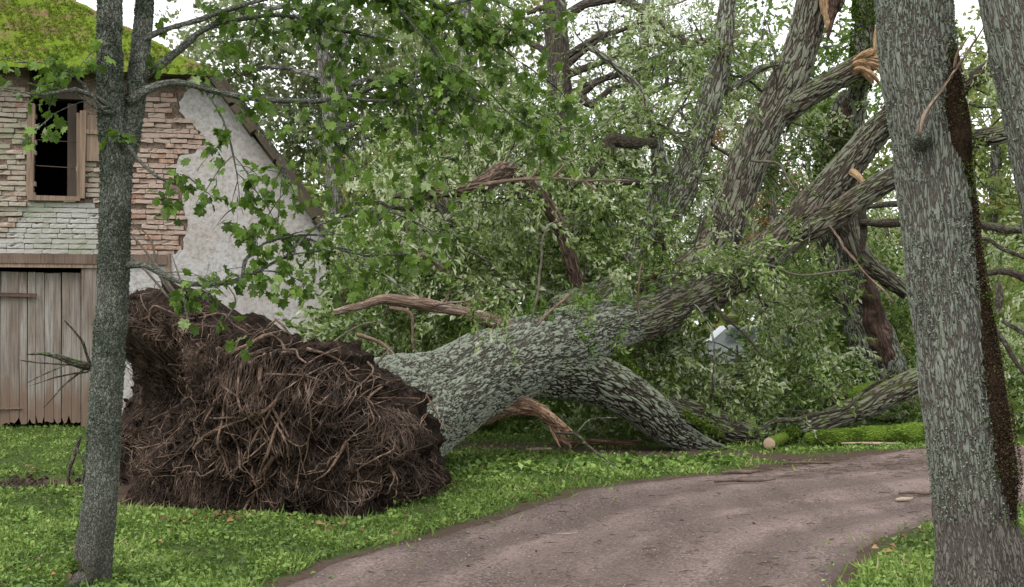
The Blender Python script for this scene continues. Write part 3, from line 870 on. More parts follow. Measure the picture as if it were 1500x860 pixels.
from mathutils import Matrix, Vector
ux = np.array([1.0, 0, 0]); uz = np.cross(ux, sdir)
u_left = wuv(-170, 60, .5)[0]; cnt = 0; spots = []
for row in range(20):
    s = row * .15 - .04
    if s > slen * 1.02: break
    right = e1[0] + (h1[0] - e1[0]) * s / slen - .13
    u = right - (row % 2) * .08
    while u > u_left:
        p = e0 * [0, 1, 1] + ux * u + sdir * s + uz * (.004 + .012 * rb.uniform())
        o = link('shingle', sh_[rb.integers(0, 6)], roof)
        M = Matrix(((ux[0], sdir[0], uz[0], p[0]), (ux[1], sdir[1], uz[1], p[1]), (ux[2], sdir[2], uz[2], p[2]), (0, 0, 0, 1)))
        o.matrix_local = M @ Matrix.Rotation(rb.normal(0, .05), 4, 'Z') @ Matrix.Rotation(-.05 + rb.normal(0, .02), 4, 'X')
        spots.append(p); cnt += 1
        u -= .163
print('shingles', cnt)
M_MOSS = leaf_mat('moss_tufts', [(0, (.05, .07, .012)), (.5, (.14, .20, .028)), (.82, (.26, .35, .05)), (.9, (.28, .19, .11)), (1, (.34, .24, .16))], .25, .8, .1)
mb = MB(); sp = np.array(spots); n = 26000
k = rb.integers(0, len(sp), n)
pp = sp[k] + ux * rb.uniform(-.085, .085, n)[:, None] + sdir * rb.uniform(-.02, .16, n)[:, None] + uz * .024
nz = fbm(pp * 3.2, 3); keep = nz < rb.uniform(-.25, .5, n); pp, nz = pp[keep], nz[keep]; n = len(pp)
lv, lt = leaf_quad(.05, .026, .1)
scatter(mb, lv, lt, pp, uz + rb.normal(0, .45, (n, 3)) - sdir * .6, rb.uniform(.5, 1.3, n), tint=np.clip(.55 - .35 * nz + rb.normal(0, .14, n), 0, 1), rng=rb, tspread=.05)
mb.build('moss', M_MOSS, roof, kind='stuff')
mb = MB(); hv = np.array([np.append(e1 + (h1b - e1) * q + uz * .03 + np.array([-.03, 0, 0]), .045) for q in np.linspace(0, .98, 9)]); tube(mb, hv, step=.05, seg=8, lump=.3, lumpf=5); mb.build('hip_ridge', M_RMOSS, roof)
# verge boards on the steep edge, ragged and mossy
M_VERGE = wood_mat('verge_timber', (.075, .062, .045), (.10, .085, .05))
for k in range(6):
    a = vg2 + (vg - vg2) * (k / 6) ; b_ = vg2 + (vg - vg2) * ((k + 1) / 6 - .008)
    d = norm(b_ - a); nrm = np.array([d[2] * -1, 0, d[0]]); nrm = -nrm if nrm[2] < 0 else nrm
    mb = MB(); o1 = nrm * (.035 + rb.normal(0, .012)); o2 = -nrm * (.05 + rb.normal(0, .012))
    y = np.array([0, .10, 0])
    v = np.array([a + o2, b_ + o2, b_ + o1, a + o1]); v = np.vstack([v - y * .6, v + y * 3]) + rb.normal(0, .01, (8, 3))
    mb.add(v, [[0, 1, 2, 3], [7, 6, 5, 4], [0, 4, 5, 1], [1, 5, 6, 2], [2, 6, 7, 3], [3, 7, 4, 0]])
    mb.build('verge_board', M_VERGE, barn, smooth=False)
# ------------------------------------------------------------------ the uprooted oak
M_OAKD = bark_mat('oak_low_limb_bark', (.15, .12, .098), (.02, .016, .013), (.205, .225, .175), lich=.95, scale=16, stretch=.2, depth=.042, warp=.4, fine=55, moss=(.12, .18, .03), mossamt=.25)
M_OAK = bark_mat('oak_bark', (.18, .165, .135), (.065, .056, .047), (.218, .242, .19), lich=1.3, scale=19, stretch=.27, depth=.038, warp=.45, fine=50, broken=.055)
M_OAK2 = bark_mat('oak_limb_bark', (.165, .132, .106), (.026, .02, .017), (.175, .182, .138), lich=.66, scale=15, stretch=.17, depth=.038, warp=.30, moss=(.13, .19, .03), mossamt=.30, fine=60)
M_LICH = bark_mat('lichen_limb_bark', (.19, .155, .13), (.04, .033, .028), (.22, .24, .188), lich=.95, scale=15, stretch=.2, depth=.03, warp=.3, moss=(.13, .19, .03), mossamt=.35, fine=60)
M_BROWNL = bark_mat('brown_limb_bark', (.18, .125, .095), (.03, .021, .017), (.22, .18, .14), lich=.4, scale=16, stretch=.15, depth=.03, fine=60)
M_DEADB = bark_mat('stripped_branch', (.26, .18, .135), (.09, .06, .045), (.34, .28, .23), lich=.5, scale=24, stretch=.1, depth=.008, fine=70)
M_DARKB = bark_mat('dark_branch', (.095, .078, .062), (.025, .02, .016), (.20, .22, .17), lich=.5, scale=30, stretch=.3, depth=.008, moss=(.08, .13, .02), mossamt=.3)
M_TWIG = plain_mat('twig_bark', (.06, .048, .038), (.17, .15, .12), 10, obj=False)
oak = thing('fallen_oak', 'huge uprooted oak lying across the grass, root plate facing the barn door', 'fallen tree')

rows = [(540, 634, 11.4, .66), (600, 606, 12.0, .56), (650, 580, 12.4, .475), (700, 553, 12.9, .455), (770, 522, 13.5, .455), (830, 503, 14.0, .43), (880, 482, 14.35, .34), (925, 470, 14.68, .275), (965, 458, 14.95, .20), (985, 450, 15.1, .10)]
def tf(L, th):
    b = np.interp(L, [0, .8, 1.6, 3], [.16, .10, .04, .03])[:, None]
    return 1 + b * (np.sin(3 * th + .6)[None] * .6 + np.sin(5 * th + 2 + L[:, None] * .5) * .4)
mb = MB(); tube(mb, P(rows), step=.014, seg=300, lump=.05, lumpf=2.0, flare=tf, seed=3.1)
tag(mb.build('trunk', M_OAK, oak), 'massive trunk crusted with grey green lichen')

def limb(name, rows, mat, parent, step=.035, seg=60, lump=.08, label=None, wig=0.0, seed=None, lumpf=2.5):
    mb = MB(); r = tube(mb, P(rows), step=step, seg=seg, lump=lump, lumpf=lumpf, wig=wig, seed=rows[0][0] * .37 if seed is None else seed)
    o = mb.build(name, mat, parent)
    if label: o['label'] = label
    return o, r
LIMBS = {}
LIMBS['A'] = limb('limb', [(715, 545, 13.05, .36), (775, 533, 13.55, .42), (835, 543, 13.95, .355), (905, 572, 14.2, .275), (950, 602, 14.4, .26), (985, 632, 14.6, .19), (1040, 654, 14.75, .075), (1085, 664, 14.8, .03)], M_OAKD, oak, .016, 150, .06, 'thick limb bent down to the ground')
LIMBS['B'] = limb('limb', [(900, 560, 14.9, .2), (980, 598, 15.2, .2), (1030, 612, 15.3, .19), (1070, 630, 15.3, .16), (1110, 640, 15.4, .1)], M_OAK2, oak, .03, 64)
LIMBS['C'] = limb('limb', [(815, 503, 14.0, .42), (885, 478, 14.4, .31), (940, 466, 14.8, .285), (1000, 443, 15.2, .255), (1060, 413, 15.6, .25), (1120, 372, 15.9, .25), (1170, 325, 16, .24), (1230, 258, 16, .225), (1285, 192, 15.9, .19), (1340, 152, 15.5, .145), (1405, 128, 15.3, .12), (1475, 86, 15, .10), (1560, 50, 15, .07)], M_OAK2, oak, .02, 110, .07, 'long limb rising to the right behind the lichen trunk')
LIMBS['D'] = limb('limb', [(1135, 360, 16, .16), (1175, 340, 15.9, .17), (1220, 316, 15.8, .165), (1310, 258, 15.5, .15), (1420, 207, 15.3, .125), (1470, 196, 15, .11), (1530, 172, 15, .07)], M_OAK2, oak, .025, 70, .08)
LIMBS['E0'] = limb('limb', [(825, 478, 14.5, .36), (890, 440, 15.1, .30), (950, 420, 15.6, .26), (1005, 405, 16.0, .26), (1040, 375, 16.2, .27)], M_LICH, oak, .022, 96, .07)
LIMBS['E'] = limb('limb', [(1022, 398, 16.1, .24), (1048, 358, 16.3, .275), (1072, 300, 16.6, .285), (1095, 240, 16.8, .275), (1125, 175, 17, .265), (1160, 108, 17.2, .255), (1182, 40, 17.3, .24), (1196, -30, 17.3, .22), (1225, -180, 17.3, .12)], M_OAK2, oak, .02, 110, .06, 'thick upright limb leaning right above the fallen trunk')
LIMBS['E2'] = limb('branch', [(1118, 186, 17, .18), (1175, 146, 16.9, .17), (1228, 114, 16.7, .155), (1258, 98, 16.6, .17), (1272, 92, 16.6, .15)], M_OAK2, oak, .025, 70, .1)
LIMBS['F'] = limb('limb', [(905, 425, 15.4, .17), (930, 378, 15.8, .165), (950, 330, 16, .15), (957, 285, 16.2, .13), (965, 240, 16.3, .10), (957, 185, 16.3, .075), (938, 138, 16.4, .062), (902, 97, 16.4, .05), (862, 68, 16.4, .035)], M_LICH, oak, .03, 48, .1)
LIMBS['F2'] = limb('limb', [(955, 345, 16.1, .15), (985, 295, 16.6, .2), (1005, 255, 16.8, .2), (1024, 205, 17, .19), (1040, 150, 17, .175), (1056, 90, 17.1, .155), (1063, 30, 17.1, .135), (1070, -60, 17.2, .1)], M_LICH, oak, .03, 60, .1, 'lichen covered limb standing up from the crown')
LIMBS['G'] = limb('branch', [(745, 485, 13.3, .12), (718, 468, 13.1, .085), (690, 459, 12.95, .07), (650, 452, 12.8, .066), (600, 444, 12.6, .062), (560, 440, 12.5, .058), (530, 448, 12.4, .042), (488, 458, 12.3, .03)], M_DEADB, oak, .03, 32, .16, 'bare brown branch pointing left from the trunk', wig=.02)
LIMBS['H'] = limb('limb', [(862, 455, 14.8, .10), (845, 415, 14.8, .09), (825, 355, 14.7, .08), (808, 315, 14.6, .085), (785, 282, 14.5, .09), (762, 262, 14.4, .1), (735, 255, 14.2, .115), (700, 272, 13.7, .095), (650, 283, 13.5, .085), (612, 289, 13.7, .055), (578, 291, 13.6, .02)], M_BROWNL, oak, .03, 36, .16, 'broken limb with a snapped brown end pointing left', wig=.03)
limb('stub', [(640, 283, 13.85, .075), (650, 303, 13.8, .07), (659, 325, 13.7, .045), (662, 334, 13.7, .012)], M_OAK2, oak, .03, 24, .2)
limb('stub', [(716, 266, 14.0, .09), (706, 276, 13.85, .06), (700, 285, 13.8, .02)], M_OAK2, oak, .03, 24, .2)
THIN = [  # thin branches: rows, material
 ([(660, 300, 14.2, .05), (620, 306, 14.1, .05), (585, 303, 14, .035), (548, 297, 13.9, .02), (520, 299, 13.9, .01)], M_DARKB),
 ([(560, 298, 14, .035), (557, 318, 13.9, .032), (545, 328, 13.9, .02)], M_DARKB),
 ([(940, 268, 15.4, .03), (920, 266, 15.4, .055), (880, 268, 15.3, .05), (850, 266, 15.2, .045), (835, 272, 15.1, .055), (828, 290, 15.1, .04), (822, 300, 15, .03)], M_DARKB),
 ([(960, 210, 16, .07), (925, 212, 15.9, .085), (895, 205, 15.8, .09), (890, 222, 15.8, .10), (875, 245, 15.7, .08), (855, 255, 15.7, .05)], M_DARKB),
 ([(700, 410, 14, .03), (655, 400, 13.8, .028), (622, 372, 13.6, .026), (600, 382, 13.5, .02), (560, 372, 13.4, .015)], M_DEADB),
 ([(740, 455, 13.6, .012), (776, 470, 13.3, .012), (790, 400, 13.4, .014), (795, 350, 13.4, .011), (812, 325, 13.4, .007), (850, 310, 13.4, .004)], M_TWIG),
 ([(785, 478, 13.0, .02), (808, 455, 13.1, .017), (835, 432, 13.2, .012)], M_DEADB),
 ([(938, 470, 14.4, .012), (936, 430, 14.4, .013), (939, 395, 14.4, .01), (941, 385, 14.4, .008)], M_DEADB),
 ([(940, 468, 14.5, .018), (985, 440, 14.6, .014), (1010, 425, 14.7, .01)], M_TWIG),
 ([(570, 450, 12.5, .02), (600, 458, 12.5, .02), (604, 485, 12.5, .016), (607, 515, 12.5, .012), (620, 525, 12.5, .01)], M_DEADB),
 ([(522, 490, 12.2, .022), (560, 505, 12.2, .022), (585, 530, 12.2, .018), (600, 552, 12.1, .02)], M_DEADB),
 ([(700, 470, 12.6, .01), (698, 520, 12.45, .009), (702, 560, 12.4, .008), (704, 600, 12.4, .006)], M_TWIG),
 ([(1040, 425, 15.3, .03), (1055, 455, 15.2, .03), (1085, 485, 15.1, .02), (1120, 530, 15, .012)], M_DARKB),
 ([(1020, 360, 16, .05), (1035, 345, 16.4, .04), (1010, 355, 16.2, .03)], M_DARKB),
 ([(1060, 140, 17.1, .06), (1100, 108, 17, .055), (1140, 95, 17, .04)], M_LICH),
 ([(1070, 230, 17, .02), (1000, 170, 17, .018), (1010, 130, 17, .012)], M_DARKB),
 ([(1250, 395, 15.3, .015), (1180, 404, 15.3, .016), (1120, 390, 15.4, .014), (1085, 372, 15.5, .01)], M_TWIG),
 ([(1215, 330, 15.4, .014), (1240, 370, 15.2, .016), (1275, 405, 15.1, .014), (1310, 440, 15, .01)], M_DEADB),
 ([(1100, 235, 16.3, .02), (1140, 240, 16.2, .018), (1160, 270, 16.1, .014), (1190, 300, 16, .01)], M_TWIG),
]
for rows, mt in THIN:
    limb('branch', rows, mt, oak, .05, 10, .12, wig=.03)
# torn stub under the trunk, splintered and hollow
M_TORN = bark_mat('torn_wood', (.30, .19, .125), (.06, .036, .026), (.40, .29, .20), lich=.45, scale=26, stretch=.07, depth=.02, fine=80)
limb('torn_stub', [(690, 612, 12.75, .12), (735, 598, 12.9, .11), (775, 596, 12.9, .085), (805, 612, 12.8, .06), (828, 628, 12.75, .035), (838, 632, 12.7, .01)], M_TORN, oak, .02, 40, .25, 'splintered reddish stub torn open under the trunk', lumpf=5)
limb('torn_stub', [(760, 590, 13.0, .10), (790, 600, 13.0, .06), (820, 622, 12.95, .04), (834, 640, 12.9, .02)], M_TORN, oak, .02, 30, .3, lumpf=6)
limb('splinter', [(815, 620, 12.8, .035), (822, 640, 12.75, .03), (833, 652, 12.7, .02), (836, 660, 12.7, .006)], M_TORN, oak, .02, 12, .3)
limb('splinter', [(806, 622, 12.8, .03), (816, 645, 12.75, .02), (820, 656, 12.7, .005)], M_TORN, oak, .02, 12, .3)
limb('branch', [(815, 634, 12.7, .016), (845, 637, 12.6, .018), (860, 652, 12.5, .016), (885, 672, 12.3, .012), (908, 686, 12.2, .006)], M_DARKB, oak, .03, 8, .1)
limb('branch', [(842, 637, 12.6, .012), (865, 615, 12.8, .011), (905, 612, 13, .008)], M_DARKB, oak, .03, 8, .1)

# ---- root plate
phi = math.radians(-14)
ta, tn = np.array([math.cos(phi), math.sin(phi), 0]), np.array([math.sin(phi), -math.cos(phi), 0])
RC = at(405, 596, 10.95)
def pab(px, py, lift=0.0):
    d = np.array([(px - 750) / F, 1.0, (HY - py) / F]); C = np.array([0, 0, CZ])
    o = RC + tn * lift
    s = np.dot(tn, o - C) / np.dot(tn, d); p = C + s * d - RC
    return np.array([np.dot(p, ta), p[2]])
OUTL = [(640, 655), (650, 740), (625, 830), (540, 880), (420, 900), (320, 880), (240, 840), (190, 770), (180, 660), (184, 540), (196, 455), (215, 432), (262, 424), (300, 438), (335, 462), (385, 482), (430, 502), (480, 508), (525, 524), (562, 552), (600, 580), (625, 615)]
ol = np.array([pab(*p) for p in OUTL])
oth = np.arctan2(ol[:, 1], ol[:, 0]); orr = np.hypot(ol[:, 0], ol[:, 1]); od = np.argsort(oth)
oth, orr = oth[od], orr[od]
def R_out(t):
    return np.interp(t, np.concatenate([oth - 2 * math.pi, oth, oth + 2 * math.pi]), np.tile(orr, 3))
CA = pab(262, 585); HB = pab(470, 560)
def depth(a, b):
    t = np.arctan2(b, a); rho = np.clip(np.hypot(a, b) / R_out(t), 0, 1)
    d = 1.0 * (1 - rho ** 3.2) ** .65
    d = d - .72 * np.exp(-(((a - CA[0]) / .62) ** 2 + ((b - CA[1]) / .46) ** 2))
    d = d + .22 * np.exp(-(((a - HB[0]) / .6) ** 2 + ((b - HB[1]) / .4) ** 2)) * (1 - rho ** 4)
    d = d + .16 * np.exp(-((b + .75) / .5) ** 2 - ((a - .1) / .9) ** 2) - .30 * np.exp(-((b + .8) / .45) ** 2 - ((a + 1.3) / .6) ** 2)
    up = np.clip(np.sin(t) * 1.4 - .2, 0, 1)
    d = d + .20 * np.exp(-((rho - .80) / .12) ** 2) * up * (a < .6)
    return d, rho
nt, nr = 260, 110
t = np.linspace(-math.pi, math.pi, nt, endpoint=False); rho = np.linspace(0.0, 1.0, nr) ** .8
TT, RR = np.meshgrid(t, rho)
a, b_ = np.cos(TT) * RR * R_out(TT), np.sin(TT) * RR * R_out(TT)
d, _ = depth(a, b_)
front = RC + a[..., None] * ta + b_[..., None] * np.array([0, 0, 1.0]) + d[..., None] * tn
r2 = np.linspace(1, 0.02, 40)[1:]
T2, R2 = np.meshgrid(t, r2)
a2, b2 = np.cos(T2) * R2 * R_out(T2), np.sin(T2) * R2 * R_out(T2)
back = RC + a2[..., None] * ta + b2[..., None] * np.array([0, 0, 1.0]) - (.8 * (1 - R2 ** 2) ** .5)[..., None] * tn
G_ = np.concatenate([front, back])
def soil_disp(p):
    f = .15 * fbm(p * 2.0, 3) + .10 * fbm(p * 5.5 + 4, 3) + .035 * fbm(p * 19 + 9, 3)
    return f
cen = RC - tn * .1
nrm = norm(G_ - cen)
G_ = G_ + nrm * soil_disp(G_)[..., None]
n0 = len(G_)
i = np.arange(n0 - 1)[:, None] * nt; j = np.arange(nt)[None]; j2 = (j + 1) % nt
Q = np.stack([i + j, i + nt + j, i + nt + j2, i + j2], -1).reshape(-1, 4)[:, ::-1]
mb = MB(); mb.add(G_.reshape(-1, 3), Q)
m, N, L, bs = new_mat('root_soil')
T = nd(N, 'TexCoord')
n1 = noise(N, L, T.outputs['Object'], 2.2, 6, .6); n2 = noise(N, L, vscale(N, L, T.outputs['Object'], (1, 1, .45)), 34, 7, .75); n3 = noise(N, L, T.outputs['Object'], 8, 6, .65)
c = mix(N, L, ramp(N, L, n1, [(.38, g(0)), (.66, g(1))]), (.02, .0142, .011), (.08, .057, .045))
c = mix(N, L, ramp(N, L, n2, [(.52, g(0)), (.72, g(.8))]), c, (.22, .16, .125))
c = mix(N, L, ramp(N, L, n3, [(.34, g(.9)), (.48, g(0))]), c, (.014, .010, .008))
L.new(c, bs.inputs['Base Color']); bs.inputs['Roughness'].default_value = 1; bs.inputs['Specular IOR Level'].default_value = .05
bp = nd(N, 'Bump', _Strength=1, _Distance=.08); L.new(math_n(N, L, 'ADD', n2, n3), bp.inputs['Height']); L.new(bp.outputs[0], bs.inputs['Normal'])
plate = mb.build('root_plate', m, oak); tag(plate, 'upturned root plate of dark soil tangled with torn roots')

def S(a, b, lift):
    a, b = np.asarray(a, float), np.asarray(b, float)
    d, rho = depth(a, b)
    p = RC + a[..., None] * ta + b[..., None] * np.array([0, 0, 1.0]) + d[..., None] * tn
    nn = norm(p - cen)
    return p + nn * (soil_disp(p) + lift)[..., None]
M_ROOT = bark_mat('root_bark', (.21, .14, .10), (.06, .04, .03), (.30, .22, .165), lich=.5, scale=40, stretch=.2, depth=.004, fine=90)
M_FINE = plain_mat('fine_root', (.026, .018, .0135), (.095, .066, .051), 5, obj=False, c3=(.34, .245, .19))
ROOTS = [
 ([(202, 545), (230, 534), (265, 528), (290, 523)], .013), ([(297, 499), (292, 536), (297, 571), (295, 599)], .011), ([(309, 504), (307, 536), (316, 555)], .02), ([(330, 506), (334, 532)], .02),
 ([(339, 522), (360, 511), (381, 508), (420, 520), (450, 540)], .028), ([(348, 529), (365, 555), (367, 578), (362, 597)], .018), ([(372, 518), (376, 550), (392, 597), (420, 640)], .024), ([(332, 607), (369, 606), (404, 608)], .014),
 ([(206, 471), (199, 490), (202, 513)], .016), ([(285, 470), (258, 483), (253, 501)], .016), ([(307, 655), (327, 637), (360, 619), (391, 607), (430, 590)], .024), ([(357, 585), (362, 657), (385, 702)], .020),
 ([(373, 627), (386, 670), (404, 698)], .015), ([(425, 660), (400, 715), (391, 750)], .028), ([(400, 548), (447, 552), (476, 568)], .016), ([(400, 615), (432, 583), (436, 543)], .024),
 ([(526, 568), (530, 601), (524, 630)], .015), ([(512, 640), (487, 677), (472, 698)], .020), ([(552, 637), (517, 680)], .014), ([(555, 677), (557, 734)], .017), ([(573, 586), (595, 633), (624, 637)], .013),
 ([(345, 560), (380, 575), (420, 590)], .02), ([(395, 520), (410, 560), (432, 600), (450, 640)], .026), ([(430, 590), (400, 640), (375, 690)], .017), ([(440, 600), (420, 650), (405, 690), (398, 730)], .02),
 ([(415, 590), (440, 630), (445, 680)], .016), ([(300, 645), (330, 632), (365, 612)], .013), ([(210, 540), (190, 570), (185, 610)], .012), ([(240, 470), (235, 500), (228, 530)], .014), ([(205, 465), (240, 458), (280, 465), (320, 478)], .02),
 ([(430, 520), (470, 530), (505, 560)], .022), ([(455, 560), (470, 600), (465, 650)], .014), ([(500, 530), (505, 575), (490, 610)], .013), ([(180, 660), (230, 650), (270, 640)], .012), ([(350, 480), (375, 500), (365, 530)], .016)]
rr = np.random.default_rng(77)
def root_tube(mb, ab, r0, seg, lift, wob, step=.04, r1=None):
    ab = np.asarray(ab, float); n = len(ab)
    lf = lift + wob * np.sin(np.linspace(0, math.pi, n)) + rr.normal(0, wob * .25, n)
    p = S(ab[:, 0], ab[:, 1], lf)
    p[:, 2] = np.maximum(p[:, 2], -.25)
    r = np.linspace(r0, r0 * .35 if r1 is None else r1, n)
    tube(mb, np.column_stack([p, r]), step=step, seg=seg, lump=.18, lumpf=6, cap=seg > 4, tint=rr.uniform(), seed=rr.uniform(0, 50))
def walk(a, b, ang, n, st, curl, grav=.12):
    out = [(a, b)]; c = 0
    for k in range(n):
        c = .7 * c + rr.normal(0, curl); ang += c
        a += math.cos(ang) * st; b += math.sin(ang) * st - grav * st
        q = math.hypot(a, b); lim = R_out(math.atan2(b, a)) * .985
        if q > lim: a, b = a * lim / q, b * lim / q
        out.append((a, b))
    return np.array(out)
for pts, r0 in ROOTS:
    ab = np.array([pab(x, y, .75) for x, y in pts])
    s = spline(np.column_stack([ab, np.zeros(len(ab)), np.ones(len(ab))]), .13)[:, :2]
    s = s + rr.normal(0, .004, s.shape)
    mb = MB(); root_tube(mb, s, r0 * .78, 8, .02, .06)
    for q in range(rr.integers(3, 7)):
        k_ = rr.integers(0, len(s) - 1); dv = s[k_ + 1] - s[k_]
        root_tube(mb, walk(s[k_][0], s[k_][1], math.atan2(dv[1], dv[0]) + rr.choice([-1, 1]) * rr.uniform(.3, 1.1), rr.integers(3, 9), .045, .12), r0 * rr.uniform(.22, .45), 5, .03, rr.uniform(.0, .08), .05)
    mb.build('root', M_ROOT, plate)
HUB = pab(425, 590, .8)
k = 0
while k < 95:
    a, b = rr.uniform(-2.0, 1.45), rr.uniform(-1.0, 1.0)
    if math.hypot(a, b) > R_out(math.atan2(b, a)) * .95: continue
    w = math.exp(-((a - CA[0]) / .55) ** 2 - ((b - CA[1]) / .4) ** 2)
    if rr.uniform() < w * .75: continue
    ang = math.atan2(b - HUB[1], a - HUB[0]) + rr.normal(0, .9)
    if rr.uniform() < .45: ang = -math.pi / 2 + rr.normal(0, .5)
    mb = MB(); root_tube(mb, walk(a, b, ang, rr.integers(5, 11), .055, .05), rr.uniform(.004, .009), 6, .012, rr.uniform(.02, .12), .05)
    mb.build('root', M_ROOT, plate); k += 1
mb = MB(); k = 0
while k < 1800:
    a, b = rr.uniform(-2.1, 1.5), rr.uniform(-1.1, 1.05)
    if math.hypot(a, b) > R_out(math.atan2(b, a)) * .99: continue
    ang = rr.uniform(-math.pi, math.pi) if rr.uniform() < .45 else -math.pi / 2 + rr.normal(0, .55)
    root_tube(mb, walk(a, b, ang, rr.integers(4, 9), .05, .09), rr.uniform(.0015, .0045), 3, .004, rr.uniform(.0, .07), .07)
    k += 1
# fibrous tufts
for px, py, nn in ((548, 610, 60), (310, 520, 55), (255, 470, 40), (440, 540, 45), (590, 690, 40), (220, 700, 70), (300, 690, 60), (395, 560, 50)):
    c0 = pab(px, py, .75)
    for q in range(nn):
        root_tube(mb, walk(c0[0] + rr.normal(0, .06), c0[1] + rr.normal(0, .04), -math.pi / 2 + rr.normal(0, .6), 8, .035, .12, .2), rr.uniform(.002, .0055), 3, .01, rr.uniform(.02, .13), .07)
for q in range(420):     # fibres hanging from the torn upper edge
    th_ = rr.uniform(.25, 2.9); q_ = rr.uniform(.62, .95) * R_out(th_)
    root_tube(mb, walk(math.cos(th_) * q_, math.sin(th_) * q_, -math.pi / 2 + rr.normal(0, .22), rr.integers(5, 10), .05, .04, .1), rr.uniform(.0018, .005), 3, .02, rr.uniform(.02, .14), .09)
mb.build('fine_roots', M_FINE, plate, kind='stuff')
# clods of soil hanging on the plate
mb = MB(); n = 5200
t_ = rr.uniform(-math.pi, math.pi, n); q = rr.uniform(0, 1, n) ** .5 * .98
a, b = np.cos(t_) * q * R_out(t_), np.sin(t_) * q * R_out(t_)
scatter(mb, ico * np.array([1, 1.2, .8]), it, S(a, b, rr.uniform(-.01, .02, n)), rr.normal(0, 1, (n, 3)), rr.uniform(.006, .05, n) * rr.uniform(.3, 1, n) ** 2 + .004, rng=rr)
mb.build('clods', m, plate, smooth=False, kind='stuff')
# roots and dead twigs sticking out to the left, and dead stems on top of the plate
for rows in ([(175, 545, 10.9, .05), (128, 538, 10.7, .042), (100, 530, 10.6, .035), (68, 522, 10.5, .018), (40, 520, 10.4, .006)], [(135, 540, 10.7, .014), (118, 500, 10.6, .012), (93, 472, 10.5, .006)], [(130, 545, 10.7, .008), (85, 550, 10.6, .007), (40, 566, 10.5, .003)], [(125, 540, 10.7, .009), (95, 565, 10.6, .006), (65, 595, 10.5, .003)], [(120, 535, 10.7, .007), (75, 532, 10.6, .006), (32, 526, 10.5, .003)], [(105, 530, 10.6, .008), (70, 545, 10.5, .006), (40, 560, 10.4, .003)],
             [(118, 640, 11.3, .02), (108, 665, 11.2, .022), (100, 690, 11.1, .02), (103, 712, 11.1, .012)], [(112, 655, 11.2, .014), (120, 680, 11.1, .012), (118, 712, 11.1, .01)]):
    limb('root', rows, M_DARKB, plate, .05, 8, .2, wig=.03)
for rows in ([(265, 440, 10.6, .018), (240, 405, 10.6, .016), (210, 365, 10.6, .012), (188, 338, 10.6, .006)], [(258, 438, 10.7, .014), (232, 400, 10.7, .012), (220, 350, 10.7, .008), (190, 322, 10.7, .004)], [(250, 440, 10.6, .013), (225, 410, 10.6, .011), (186, 372, 10.6, .006)], [(270, 440, 10.6, .01), (262, 405, 10.6, .008), (250, 372, 10.6, .004)], [(330, 470, 10.5, .01), (345, 440, 10.5, .008), (330, 415, 10.5, .005)], [(470, 515, 10.9, .012), (520, 480, 11, .009), (560, 470, 11, .004)], [(540, 545, 11, .016), (560, 520, 11, .013), (572, 508, 11, .006)]):
    limb('twig', rows, M_TWIG, plate, .05, 7, .15, wig=.02)

# ---- foliage of the fallen crown
M_OAKL = leaf_mat('oak_leaves', [(0, (.04, .06, .02)), (.3, (.09, .15, .03)), (.55, (.175, .262, .06)), (.78, (.33, .41, .16)), (1, (.60, .64, .46))], .5, .5, .35)
tm_oak = spray(leaf_oak(.088, .038), 19, .42, rng=np.random.default_rng(8))
tm_oak2 = spray(leaf_quad(.095, .044), 16, .40, rng=np.random.default_rng(9))
rf = np.random.default_rng(31)
mb = MB()
CL = [  # px, py, D, radii, sprays
 (650, 340, 14.6, (1.0, .7, .45), 210), (760, 330, 15.2, (1.0, .8, .6), 230), (850, 250, 15.6, (.8, .7, .45), 150), (900, 330, 15.9, (.6, .7, .6), 150),
 (560, 370, 14.3, (.8, .6, .5), 150), (700, 410, 14.2, (.8, .5, .35), 150), (600, 480, 14.2, (.9, .5, .45), 170), (530, 480, 14.0, (.5, .4, .5), 70), (830, 410, 15.1, (.6, .4, .3), 110),
 (690, 230, 15.6, (1.0, .7, .5), 160), (790, 190, 16, (.9, .7, .45), 120), (900, 190, 16.3, (.8, .7, .4), 110),
 (980, 380, 15.6, (.45, .4, .3), 60), (1075, 390, 15.0, (.30, .3, .2), 34), (1090, 370, 15.2, (.3, .25, .2), 30), (1010, 300, 17.4, (.6, .7, .6), 110), (1060, 575, 15.9, (.9, .6, .36), 150), (960, 530, 15.5, (.6, .5, .4), 110), (1000, 560, 15.6, (.7, .4, .4), 120),
 (1160, 530, 16.2, (.5, .5, .45), 90), (1150, 570, 16.4, (.6, .5, .35), 90), (1165, 455, 16.6, (.42, .4, .45), 70), (1020, 500, 16.2, (.35, .4, .3), 40), (1215, 545, 17.0, (.35, .3, .4), 50), (1330, 440, 20, (.6, .5, .9), 100), (1330, 585, 17.6, (.5, .4, .3), 50),
 (890, 640, 16.2, (1.0, .5, .25), 110), (1150, 610, 16, (.7, .4, .25), 80), (1120, 245, 17.6, (.6, .5, .7), 90), (1170, 200, 17.6, (.5, .5, .6), 70), (1100, 60, 17.8, (.8, .6, .6), 60), (970, 60, 17.5, (.8, .6, .6), 60), (1000, 110, 17.6, (.8, .7, .5), 50),
 (1290, 330, 20.2, (.7, .5, .8), 70), (1180, 420, 17.4, (.4, .4, .4), 50), (1440, 420, 16.5, (.6, .6, .8), 90), (1460, 560, 16.2, (.6, .5, .6), 110)]
rows = [(at(x, y, D), r, int(n * .84)) for x, y, D, r, n in CL]
foliage(mb, rows, tm_oak, rf, size=(.55, 1.3), tint=.64, tvar=.22, tspread=.26, sub=8, down=.75, rnd=.6, subr=.3)
mb.build('foliage', M_OAKL, oak, smooth=False, kind='stuff')
mb = MB()
rows = [(at(x, y, D + 1.1), np.array(r) * 1.35, int(n * .42)) for x, y, D, r, n in CL if 170 < y]
